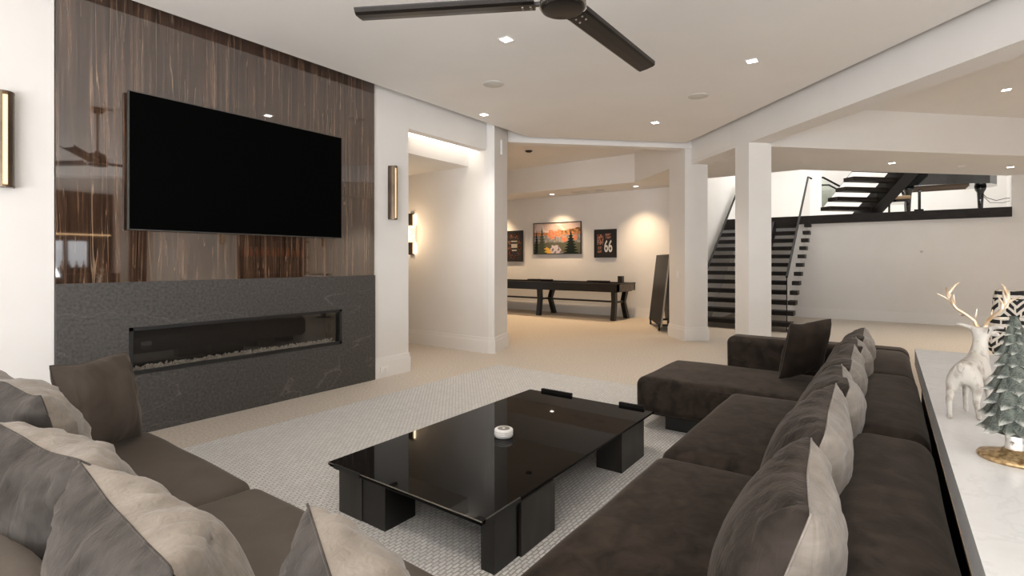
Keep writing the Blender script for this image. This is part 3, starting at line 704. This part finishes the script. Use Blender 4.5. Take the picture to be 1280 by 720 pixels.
for sd in (1, -1):
    def A(x, y, z): return (.12 + x, sd * (.012 + y * .62), .405 + z)
    mb = MB()
    mb.tube([A(0, 0, 0), A(-.01, .012, .03), A(-.03, .05, .06), A(-.045, .09, .085), A(-.055, .115, .12), A(-.06, .15, .14), A(-.062, .185, .155)], [.008, .007, .007, .0065, .006, .0045, .002], 8)
    mb.tube([A(-.03, .05, .06), A(-.01, .075, .05), A(.01, .10, .055)], [.005, .004, .0015], 6)
    mb.tube([A(-.045, .09, .085), A(-.02, .11, .105), A(-.01, .12, .14), A(-.012, .118, .165)], [.005, .0045, .004, .0015], 6)
    mb.tube([A(-.05, .10, .10), A(-.075, .105, .13), A(-.085, .09, .165)], [.0055, .005, .0015], 6)
    mb.tube([A(-.056, .118, .122), A(-.05, .128, .16), A(-.03, .10, .20), A(-.02, .085, .21)], [.006, .0065, .004, .0015], 6)
    mb.tube([A(-.01, .012, .03), A(.025, .018, .05), A(.045, .02, .085)], [.005, .004, .0015], 6)
    mb.tube([A(-.056, .118, .122), A(-.085, .122, .15), A(-.10, .12, .19)], [.005, .005, .002], 6)
    mb.build('antler', antler_m, deer)
for sd in (1, -1): MB().lathe([(0, -.0035), (.003, -.002), (.0035, 0), (.003, .002), (0, .0035)], 8, Matrix.Translation((.146 + sd * .011, sd * .0165 - .020, .394))).build('eye', matte_m, deer)

tree = thing('tree_figurine', 'pale tipped green layered leaf tree ornament on a worn gilded base', 'figurine', (2.034, -.294, HC))
tree.scale = (.79, .79, .79)
MB().lathe([(0, 0), (.100, 0), (.104, .006), (.100, .014), (.07, .022), (.04, .03), (.032, .04)], 32).build('base', goldbase_m, tree)
MB().lathe([(.030, .03), (.026, .05), (.024, .09), (.02, .12)], 12).build('trunk', silver_m, tree)
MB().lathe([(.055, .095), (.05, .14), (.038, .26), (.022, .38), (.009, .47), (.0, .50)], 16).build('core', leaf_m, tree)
# one leaf: tapered pad hanging from its root, curled outward
v = []; f = []; NU, NV = 6, 8
for sgn in (0, 1):
    for j in range(NV + 1):
        tt = j / NV; hw = .5 * (math.sin(math.pi * min(1, tt * .62 + .20)) ** .9) * (1 - max(0, tt - .72) ** 2 * 9.0) if j < NV else .04
        hw = max(hw, .03)
        for i in range(NU + 1):
            u = i / NU * 2 - 1; zz = -tt; yy = .34 * tt + .24 * tt * tt - .34 * u * u * (1 - .2 * tt) + .12 * max(0, tt - .75) ** .8 - sgn * .07 + (.03 if abs(u) < .2 and not sgn else 0)
            v.append((u * hw, yy, zz))
off = (NU + 1) * (NV + 1)
for j in range(NV):
    for i in range(NU):
        a = j * (NU + 1) + i; q = [a, a + 1, a + NU + 2, a + NU + 1]; f.append(q[::-1]); f.append([k + off for k in q])
for j in range(NV):
    a = j * (NU + 1); f.append([a, a + NU + 1, a + NU + 1 + off, a + off]); a += NU; f.append([a, a + off, a + NU + 1 + off, a + NU + 1])
a = NV * (NU + 1)
for i in range(NU): f.append([a + i, a + i + 1, a + i + 1 + off, a + i + off])
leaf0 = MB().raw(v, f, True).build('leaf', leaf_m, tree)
lz = [(0.185, .088, 9, .092), (.232, .080, 9, .088), (.278, .070, 8, .083), (.322, .060, 8, .078), (.364, .050, 7, .072), (.402, .041, 7, .065), (.438, .032, 6, .058), (.470, .023, 6, .050), (.498, .014, 5, .044), (.520, .006, 4, .040)]
first = True
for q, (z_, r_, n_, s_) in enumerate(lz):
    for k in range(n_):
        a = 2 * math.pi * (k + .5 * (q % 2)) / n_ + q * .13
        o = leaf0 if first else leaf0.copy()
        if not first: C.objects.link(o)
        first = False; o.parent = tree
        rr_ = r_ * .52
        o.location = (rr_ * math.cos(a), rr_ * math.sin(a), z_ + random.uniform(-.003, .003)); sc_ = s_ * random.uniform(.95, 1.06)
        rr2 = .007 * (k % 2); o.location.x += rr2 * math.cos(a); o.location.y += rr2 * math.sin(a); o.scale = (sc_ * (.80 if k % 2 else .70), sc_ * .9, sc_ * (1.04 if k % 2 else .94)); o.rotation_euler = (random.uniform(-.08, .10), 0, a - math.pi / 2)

# chair with a black and white patterned shell beyond the console
pat_m = mat('tribal_fabric', (.7, .65, .58), .8)
tc = nn(pat_m, 'ShaderNodeTexCoord'); sx = nn(pat_m, 'ShaderNodeSeparateXYZ'); ln(pat_m, tc, 'Object', sx, 0)


def M2(op, a, b=None):
    n = nn(pat_m, 'ShaderNodeMath'); n.operation = op
    for i, q in enumerate((a, b)):
        if q is None: continue
        if isinstance(q, (int, float)): n.inputs[i].default_value = q
        else: pat_m.node_tree.links.new(q, n.inputs[i])
    return n.outputs[0]


zig = M2('ABSOLUTE', M2('SUBTRACT', M2('FRACT', M2('MULTIPLY', sx.outputs[0], 5.5)), .5))
nz = nn(pat_m, 'ShaderNodeTexNoise', Scale=9.0, Detail=2.0); ln(pat_m, tc, 'Object', nz, 'Vector')
band = M2('FRACT', M2('MULTIPLY', sx.outputs[2], 3.1)); sel = M2('GREATER_THAN', band, .5)
v1 = M2('ADD', M2('MULTIPLY', sx.outputs[2], 14.0), M2('MULTIPLY', zig, M2('MULTIPLY', sel, 2.8)))
v1 = M2('ADD', v1, M2('MULTIPLY', nz.outputs[0], .45)); st = M2('GREATER_THAN', M2('FRACT', v1), .45)
vt = M2('FRACT', M2('ADD', M2('MULTIPLY', sx.outputs[0], 9.0), M2('MULTIPLY', M2('FLOOR', v1), .37))); cut = M2('GREATER_THAN', vt, .12)
fac = M2('MULTIPLY', st, cut)
mx = nn(pat_m, 'ShaderNodeMix'); mx.data_type = 'RGBA'; mx.inputs[6].default_value = (.72, .66, .58, 1); mx.inputs[7].default_value = (.012, .011, .01, 1)
pat_m.node_tree.links.new(fac, mx.inputs['Factor']); ln(pat_m, mx, 2, pat_m.node_tree.nodes['Principled BSDF'], 'Base Color')
pc = thing('accent_chair', 'armchair with a black and cream geometric patterned back beyond the console', 'chair', (7.16, -1.23, 0), R(-97))
MB().rbox(-.42, .42, -.30, -.14, .40, 1.05, .06, n=4, m=6, sag=.01, M=Matrix.Rotation(R(4), 4, 'Y')).build('backrest', pat_m, pc)
MB().rbox(-.36, .36, -.16, .42, .38, .50, .05, n=3, m=5).build('seat', sofa_m, pc)
MB().box(.16, .24, .04, .12, .03, .38).build('pedestal', matte_m, pc)
MB().lathe([(0, 0), (.18, 0), (.18, .015), (.03, .03)], 32, Matrix.Translation((.2, .08, 0))).build('base', matte_m, pc)

# ------------------------------------------------------------------ GAMES AREA
sb = thing('shuffleboard_table', 'long black shuffleboard table on angled legs against the cream wall', 'games table', (11.02, 7.05, 0))
xa, xb, ya, yb = -.47, .45, -2.25, 2.35
MB().box(xa, xa + .05, ya, yb, .66, .82).box(xb - .05, xb, ya, yb, .66, .82).box(xa, xb, yb - .05, yb, .66, .82).build('cabinet', black_m, sb)
MB().box(xa, xb, ya, ya + .05, .66, .82).build('end_panel', noisy(mat('grey_wood', (.16, .14, .12), .5), (.12, .105, .09), (.2, .175, .15), 10, (3, 1, 1))[0], sb)['label'] = 'weathered grey end panel'
MB().box(xa + .05, xb - .05, ya + .05, yb - .05, .64, .68).build('gutter', black_m, sb)
MB().box(xa + .15, xb - .15, ya + .15, yb - .15, .68, .80).build('playfield', mat('dark_maple', (.05, .03, .02), .15), sb)
MB().box(xa - .01, xa + .06, ya - .01, yb + .01, .82, .84).box(xb - .06, xb + .01, ya - .01, yb + .01, .82, .84).box(xa, xb, ya - .01, ya + .06, .82, .84).box(xa, xb, yb - .06, yb + .01, .82, .84).build('top_rail', brownblack_m, sb)
for yy in (-2.08, -.08, 1.95):
    for sd in (-1, 1):
        # leg kinks inward below the cabinet then splays to the floor
        prof = [(sd * .36, .66), (sd * .20, .40), (sd * .40, 0), (sd * .28, 0), (sd * .10, .40), (sd * .22, .66)] if sd > 0 else [(-.40, .66), (-.38, .40), (-.44, 0), (-.33, 0), (-.27, .40), (-.28, .66)]
        n_ = len(prof); v = [(px_, yy - .05, pz) for px_, pz in prof] + [(px_, yy + .05, pz) for px_, pz in prof]
        f = [[k, (k + 1) % n_, n_ + (k + 1) % n_, n_ + k] for k in range(n_)] + [[0, 1, 4, 5][::-1], [1, 2, 3, 4][::-1], [n_, n_ + 1, n_ + 4, n_ + 5], [n_ + 1, n_ + 2, n_ + 3, n_ + 4]]
        MB().raw(v, f).build('leg', black_m, sb)
    MB().box(-.30, .15, yy - .03, yy + .03, .385, .425).build('crossbar', black_m, sb)
MB().box(-.12, -.05, -2.08, 1.95, .385, .425).build('stretcher', black_m, sb)
for (px_, py_, sx_, sy_, h_, lab) in ((.1, .35, .09, .11, .06, 'small dark box on the shuffleboard near its middle'), (.2, -2.0, .055, .055, .17, 'dark upright canister on the end of the shuffleboard')):
    t = thing('game_accessory', lab, 'box', (11.02 + px_, 7.05 + py_, .8))
    MB().box(-sx_, sx_, -sy_, sy_, 0, h_).build('body', brownblack_m, t); MB().box(-sx_ * 1.04, sx_ * 1.04, -sy_ * 1.04, sy_ * 1.04, h_, h_ + .02).build('lid', matte_m, t)
for (py_, l_, lab) in ((.35, .36, 'flat dark tray under the small box on the shuffleboard'), (-1.35, .28, 'flat dark scorer on the shuffleboard near its end')):
    t = tag(MB().rbox(-.08, .08, -l_, l_, 0, .03, .01, n=2, m=2).build('game_tray', matte_m), lab, 'tray'); t.location = (11.36, 7.05 + py_, .838)


# pictures
def frame_pic(loc, w, h, label, cat='picture', bd=.018, fm=matte_m):
    t = thing('framed_picture', label, cat, loc, R(-90))
    MB().box(-w / 2, w / 2, -.035, 0, -h / 2, -h / 2 + bd).box(-w / 2, w / 2, -.035, 0, h / 2 - bd, h / 2).box(-w / 2, -w / 2 + bd, -.035, 0, -h / 2 + bd, h / 2 - bd).box(w / 2 - bd, w / 2, -.035, 0, -h / 2 + bd, h / 2 - bd).build('frame', fm, t)
    return t


def painted(name, w, h, nx, nz, fn, parent, y=-.026):
    """flat print: a fine grid with a colour attribute"""
    v = [(-w / 2 + w * i / nx, y, -h / 2 + h * j / nz) for j in range(nz + 1) for i in range(nx + 1)]
    f = [[j * (nx + 1) + i, j * (nx + 1) + i + 1, (j + 1) * (nx + 1) + i + 1, (j + 1) * (nx + 1) + i] for j in range(nz) for i in range(nx)]
    m = bpy.data.materials.new(name + '_print'); m.use_nodes = True; at = m.node_tree.nodes.new('ShaderNodeAttribute'); at.attribute_name = 'print'
    b = m.node_tree.nodes['Principled BSDF']; m.node_tree.links.new(at.outputs[0], b.inputs[0]); b.inputs['Roughness'].default_value = .7; b.inputs['Specular IOR Level'].default_value = 0
    o = MB().raw(v, f).build(name, m, parent); ca = o.data.color_attributes.new('print', 'FLOAT_COLOR', 'POINT')
    for j in range(nz + 1):
        for i in range(nx + 1): ca.data[j * (nx + 1) + i].color = (*fn(i / nx, j / nz), 1)
    return o


def land(u, v):
    nzf = lambda s, o=0: noise.noise(Vector((u * s * 1.7, v * s, o)))
    hill = .70 + .20 * max(0, u - .35) + .03 * nzf(6)
    c = (.50, .38, .34) if nzf(4, 2) > -.1 else (.58, .50, .47)      # sky
    if v < hill:
        c = (.50, .20, .10) if nzf(9) > .05 else (.30, .15, .08)
        if u > .45 and v > .62 + .15 * (u - .4): c = (.16, .08, .04) if nzf(13, 4) > 0 else (.36, .20, .09)
    if v < .60 + .02 * nzf(9, 3): c = (.17, .17, .17) if nzf(12, 1) > 0 else (.26, .24, .23)
    for (a, b, r) in ((.40, .62, .09), (.55, .66, .07), (.66, .47, .06), (.88, .50, .05)):
        if ((u - a) ** 2 + ((v - b) * .6) ** 2) ** .5 < r * (1 + .4 * nzf(14, 5)): c = (.55, .16, .08) if nzf(16, 6) > .0 else (.42, .24, .15)
    if v < .36 + .03 * nzf(10): c = (.10, .10, .07)
    if v < .27 and abs(u - .46 - .10 * (.27 - v)) < .07 + .30 * (.27 - v) * (1 + nzf(12, 9)) and u > .36: c = (.46, .40, .44) if nzf(11, 8) > -.05 else (.16, .14, .15)
    if ((u - .25) / .13) ** 2 + ((v - .02) / .20) ** 2 < 1: c = (.62, .36, .06)
    for (a, tp, wd) in ((.06, .80, .05), (.18, .88, .09), (.80, .74, .13)):
        if v < tp and abs(u - a) < wd * (tp - v) / tp * (1 + .35 * math.sin(v * 70)): c = (.015, .02, .018) if a > .5 or a < .1 else (.06, .07, .05)
    return c


t = frame_pic((11.6, 7.025, 1.945), 1.46, .84, 'wide painting of an autumn lake and dark firs above the shuffleboard', 'painting')
painted('canvas', 1.43, .81, 150, 90, land, t)
t = frame_pic((11.6, 5.625, 1.78), .60, .70, 'black framed sports print with a big white number 66', bd=.03)
MB().box(-.28, .28, -.028, -.005, -.33, .33).build('mount_board', mat('poster_black', (.012, .010, .009), .4), t)


def sport(u, v):
    n = noise.noise(Vector((u * 9, v * 12, 3)))
    return (.55, .12, .05) if n > .12 else ((.62, .56, .48) if n < -.22 else (.03, .02, .02))


def photo(x, z, w, h, parent, sd):
    o = painted('photo_print', w, h, 14, 14, lambda u, v: sport(u + sd, v + sd), parent, y=-.030); o.location = (x, 0, z)


photo(-.13, .10, .17, .26, t, 1); photo(.08, .18, .14, .13, t, 2); photo(-.15, -.11, .10, .07, t, 3); photo(-.15, -.20, .11, .06, t, 4)


def text(body, size, loc, parent, m, name='lettering', sxy=(1, 1)):
    cu = bpy.data.curves.new(name, 'FONT'); cu.body = body; cu.size = size; cu.align_x = 'CENTER'; cu.align_y = 'CENTER'; cu.extrude = .001; cu.offset = size * .02
    o = bpy.data.objects.new(name, cu); C.objects.link(o); dg = bpy.context.evaluated_depsgraph_get()
    me = bpy.data.meshes.new_from_object(o.evaluated_get(dg)); bpy.data.objects.remove(o)
    me.materials.clear(); me.materials.append(m); o = bpy.data.objects.new(name, me); C.objects.link(o); o.parent = parent
    o.location = loc; o.rotation_euler = (R(90), 0, 0); o.scale = (*sxy, 1)
    return o


wht = mat('print_white', (.78, .74, .68), .5)
text('66', .36, (.085, -.031, -.085), t, wht, sxy=(.62, 1.12))
t = frame_pic((11.6, 8.40, 1.76), .58, .86, 'black framed collage print partly hidden by the corridor block', bd=.03)
MB().box(-.27, .27, -.028, -.005, -.41, .41).build('mount_board', mat('poster_black2', (.014, .011, .010), .4), t)
for k, (x_, z_, w_, h_) in enumerate(((-.09, .26, .1, .12), (.08, .26, .1, .12), (-.17, .10, .1, .1), (.17, .10, .1, .1), (-.17, -.06, .1, .1), (.17, -.06, .1, .1), (-.15, -.2, .1, .1), (.15, -.2, .1, .1), (-.08, -.31, .09, .1), (.08, -.31, .09, .1))):
    o = painted('photo_print', w_, h_, 8, 8, lambda u, v, k=k: tuple(c * .35 for c in sport(u * .6 + k, v + k)), t, y=-.030); o.location = (x_, 0, z_)
MB().box(-.10, .10, -.031, -.029, -.05, .06).box(-.10, .10, -.031, -.029, .12, .15).box(-.08, .08, -.031, -.029, -.14, -.10).build('print_block', mat('print_grey', (.35, .32, .28), .5), t)

# folded table-tennis table beside the wide column
pt = thing('folded_table', 'folded black table tennis table standing on wheels behind the wide column', 'games table', (10.15, 3.64, 0), R(30))
for sd in (-1, 1):
    Mx = Matrix.Translation((0, sd * .17, .10)) @ Matrix.Rotation(R(sd * 6.5), 4, 'X')
    MB().box(-.70, .70, -.012, .012, 0, 1.38, Mx).build('table_leaf', matte_m, pt)
    MB().box(-.71, -.70, -.014, .014, 0, 1.39, Mx).build('edge_strip', steel_m, pt)['label'] = 'pale metal edge strip'
for sx_ in (-.5, .5):
    MB().box(sx_ - .02, sx_ + .02, -.20, .20, .09, .13).build('chassis', matte_m, pt)
    for sd in (-1, 1): MB().lathe([(0, -.015), (.045, -.015), (.045, .015), (0, .015)], 16, Matrix.Translation((sx_, sd * .18, .046)) @ Matrix.Rotation(R(90), 4, 'X')).build('wheel', matte_m, pt)

# ------------------------------------------------------------------ STAIRS
st_ = thing('staircase', 'open staircase of dark floating treads climbing to the upper landing', 'staircase', (10.82, 2.28, 0))
rise, run, NT = 2.42 / 13, .278, 12
tread = None
for k in range(1, NT + 1):
    if tread is None:
        tread = MB().box(0, .30, -.83, .88, -.085, 0).build('tread', tread_m, st_); o = tread
    else:
        o = tread.copy(); C.objects.link(o)
    o.location = ((k - 1) * run, 0, k * rise)
sl = MB()
v = []
for (xx, zz) in ((.02, 0), (.30, 0), (3.22, 2.05), (3.22, 2.30), (3.0, 2.30)): v.append((xx, zz))
n_ = len(v)
for yc in (0,):
    vv = [(a, yc - .07, b) for a, b in v] + [(a, yc + .07, b) for a, b in v]
    sl.raw(vv, [[k, (k + 1) % n_, n_ + (k + 1) % n_, n_ + k] for k in range(n_)] + [list(range(n_))[::-1], [n_ + k for k in range(n_)]])
sl.build('stringer', steelblk_m, st_)
risers = MB()


def railing(y, label, x0=.03):
    t = thing('glass_railing', label, 'railing', (10.82, y, 0))
    # glass pane follows the pitch
    pg = [(x0, .02), (.32, .02), (3.2, 2.15), (3.55, 2.25), (3.55, 3.38), (3.25, 3.33), (x0, 1.03)]
    n = len(pg); vv = [(a, -.006, b) for a, b in pg] + [(a, .006, b) for a, b in pg]
    f = [[0, 1, 6], [1, 2, 5, 6], [2, 3, 4, 5]]; ff = [q[::-1] for q in f] + [[n + k for k in q] for q in f] + [[k, (k + 1) % n, n + (k + 1) % n, n + k] for k in range(n)]
    MB().raw(vv, ff).build('glass_pane', glass_m, t)
    MB().tube([(x0 - .02, 0, 1.045), (3.23, 0, 3.35), (3.9, 0, 3.40)], .022, 8).build('handrail', rail_m, t)
    MB().box(x0 - .012, x0, -.008, .008, .02, 1.03).build('edge_post', rail_m, t)
    return t


railing(1.525, 'clear glass stair railing with a dark handrail, on the sofa side of the stairs')
railing(3.03, 'clear glass stair railing with a dark handrail against the bright stair wall')
# upper flight over the landing
uf = thing('upper_staircase', 'upper flight of floating dark treads on a slanted black steel stringer', 'staircase', (14.05, 1.40, 2.42), R(45 + 180))
# local +x travels towards -b1 (towards the room), local +y is -b2
for k in range(1, 7):
    MB().box(k * .225 - .02, k * .225 + .26, 0, 1.05, k * .190 - .10, k * .190 - .012).build('tread', tread_m, uf)
for k in range(0, 1): pass
pr = [(-.10, 0), (.42, 0), (1.75, 1.12), (1.75, 1.55), (1.45, 1.30)]
n_ = len(pr); vv = [(a, 1.05, b) for a, b in pr] + [(a, 1.38, b) for a, b in pr]
MB().raw(vv, [[k, (k + 1) % n_, n_ + (k + 1) % n_, n_ + k] for k in range(n_)] + [list(range(n_))[::-1], [n_ + k for k in range(n_)]]).build('stringer', steelblk_m, uf)
pg = [(.1, .15), (1.6, 1.40), (1.6, 2.3), (.1, 1.1)]
for yy in (.12, 1.42):
    vv = [(a, yy - .005, b) for a, b in pg] + [(a, yy + .005, b) for a, b in pg]
    MB().raw(vv, [[k, (k + 1) % 4, 4 + (k + 1) % 4, 4 + k] for k in range(4)] + [[3, 2, 1, 0], [4, 5, 6, 7]]).build('glass_pane', glass_m, uf)
    MB().tube([(.1, yy, .15), (1.6, yy, 1.40)], .006, 6).build('glass_edge', steel_m, uf)

# grand piano
pi = thing('grand_piano', 'glossy black grand piano on the upper landing behind the stairs', 'piano', (15.75, -1.2, 2.42), R(90))
# local x along -Y..+Y (keyboard at +x), y depth
out_ = [(.95, -.72), (.95, .72), (.45, .74), (.05, .62), (-.35, .45), (-.65, .25), (-.80, -.05), (-.85, -.40), (-.78, -.62), (-.6, -.72)]
MB().prism(out_, .66, .98).build('case', piano_m, pi)
MB().prism([(a * 1.01, b * 1.01) for a, b in out_], .98, 1.0).build('lid', piano_m, pi)
MB().box(.95, 1.12, -.72, .72, .64, .72).build('keybed', piano_m, pi)
rw = mat('raw_wood', (.16, .10, .06), .6)
for yy in (0, .28, -.32): MB().box(-.3, .7, yy - .02, yy + .02, .62, .66).build('underside_brace', rw, pi)
for (lx, ly) in ((.80, .55), (.80, -.55), (-.55, -.30)):
    MB().lathe([(.11, .66), (.10, .58), (.065, .52), (.055, .3), (.045, .08), (.05, .06), (.02, .05), (.02, 0)], 16, Matrix.Translation((lx, ly, 0))).build('leg', piano_m, pi)
ly_ = MB().box(.55, .60, -.14, -.10, .15, .66).box(.55, .60, .10, .14, .15, .66).box(.50, .68, -.18, .18, .10, .16)
ly_.build('pedal_lyre', piano_m, pi)
for k in (-1, 0, 1): MB().box(.66, .78, k * .07 - .012, k * .07 + .012, .06, .075).build('pedal', mat('brass2', (.7, .5, .25), .3, metal=1), pi)
bn = thing('piano_bench', 'tan topped bench by the piano on the upper landing', 'bench', (15.3, -.22, 2.42), R(90))
MB().rbox(-.22, .22, -.42, .42, .36, .44, .03, n=2, m=3).build('seat', bench_m, bn)
MB().box(-.2, .2, -.4, .4, .30, .36).build('apron', piano_m, bn)
for a in (-1, 1):
    for b in (-1, 1): MB().box(a * .18 - .02, a * .18 + .02, b * .37 - .02, b * .37 + .02, 0, .30).build('leg', piano_m, bn)
cdm = tag(MB().tube([(16.0, -1.75, 2.95), (15.95, -1.85, 2.80), (15.9, -2.0, 2.72), (15.9, -2.15, 2.76), (15.9, -2.40, 2.75)], .008, 6).tube([(16.0, -1.75, 2.90), (15.9, -1.9, 2.68), (15.85, -2.1, 2.66), (15.9, -2.4, 2.74)], .006, 6).box(15.86, 15.94, -2.45, -2.39, 2.71, 2.78).build('power_cord', matte_m), 'dark cord drooping from the piano to the side wall socket', 'cord')
sm = tag(MB().lathe([(0, 0), (.03, 0), (.03, .004), (0, .006)], 16, Matrix.Rotation(R(-90), 4, 'Y')).build('wall_button', speaker_m), 'tiny round cover plate on the plain end wall', 'cover plate'); sm.location = (14.05, -.594, 1.555)

# ------------------------------------------------------------------ BAR SIDE (mirrored in the glossy panel)
bar = thing('bar_cabinet', 'dark wood bar cabinet with a lit shelf on the side wall', 'cabinet', (4.0, -6.3, 0))
dw = mat('bar_wood', (.035, .02, .012), .4)
MB().box(-1.7, .42, 0, .12, 0, 3.0).box(.78, 1.15, 0, .12, 0, 3.2).build('back_panel', dw, bar)
MB().box(-1.7, .42, .12, .6, 0, 1.05).build('counter', dw, bar)
MB().box(-1.7, .3, .12, .38, 1.98, 2.02).build('shelf', dw, bar)
MB().box(-1.7, .3, .36, .38, 1.96, 1.98).build('shelf_light', mat('shelf_led', (1, .7, .4), .5, emit=(1, .62, .32), es=3), bar)
b0 = None
for k in range(14):
    x_ = 2.45 + k * .135
    if b0 is None:
        b0 = thing('bottle', 'spirit bottle standing in the row on the bar counter', 'bottle', (x_, -6.0, 1.05), 0, 'bottles on the bar counter')
        MB().lathe([(.035, 0), (.035, .18), (.012, .23), (.012, .30)], 12).build('glass_body', bottle_m, b0)
    else: dup(b0, (x_, -6.0, 1.05))
bw = thing('bar_window', 'small square window behind the bar', 'window', (3.6, -6.3, 1.2))
for k in range(3): MB().box(-.95 + k * .45, -.6 + k * .45, .125, .14, .0, .62).build('pane', mat('day_pane', (.8, .85, .9), .4, emit=(.85, .92, 1), es=.9), bw)
b2_ = thing('display_cabinet', 'dark bar display cabinet with amber bottles on the side wall', 'cabinet', (8.7, -6.3, 0))
MB().box(-1.2, 1.0, 0, .10, 0, 2.6).build('back_panel', dw, b2_)
for zz in (.95, 1.45, 1.95): MB().box(-1.15, .95, .10, .35, zz, zz + .03).build('shelf', dw, b2_)
b0 = None
for k in range(12):
    x_ = 7.65 + k * .17
    if b0 is None:
        b0 = thing('bottle', 'amber bottle standing on the display cabinet shelf', 'bottle', (x_, -6.1, 1.48), 0, 'amber bottles in the display cabinet')
        MB().lathe([(.04, 0), (.04, .18), (.014, .23), (.014, .30)], 12).build('glass_body', orange_m, b0)
    else: dup(b0, (x_, -6.1, 1.48))
sconce(7.05, 'slim bronze sconce on the white wall beside the bar', -6.3, R(180))
sconce(10.4, 'slim bronze sconce on the white wall beyond the display cabinet', -6.3, R(180))
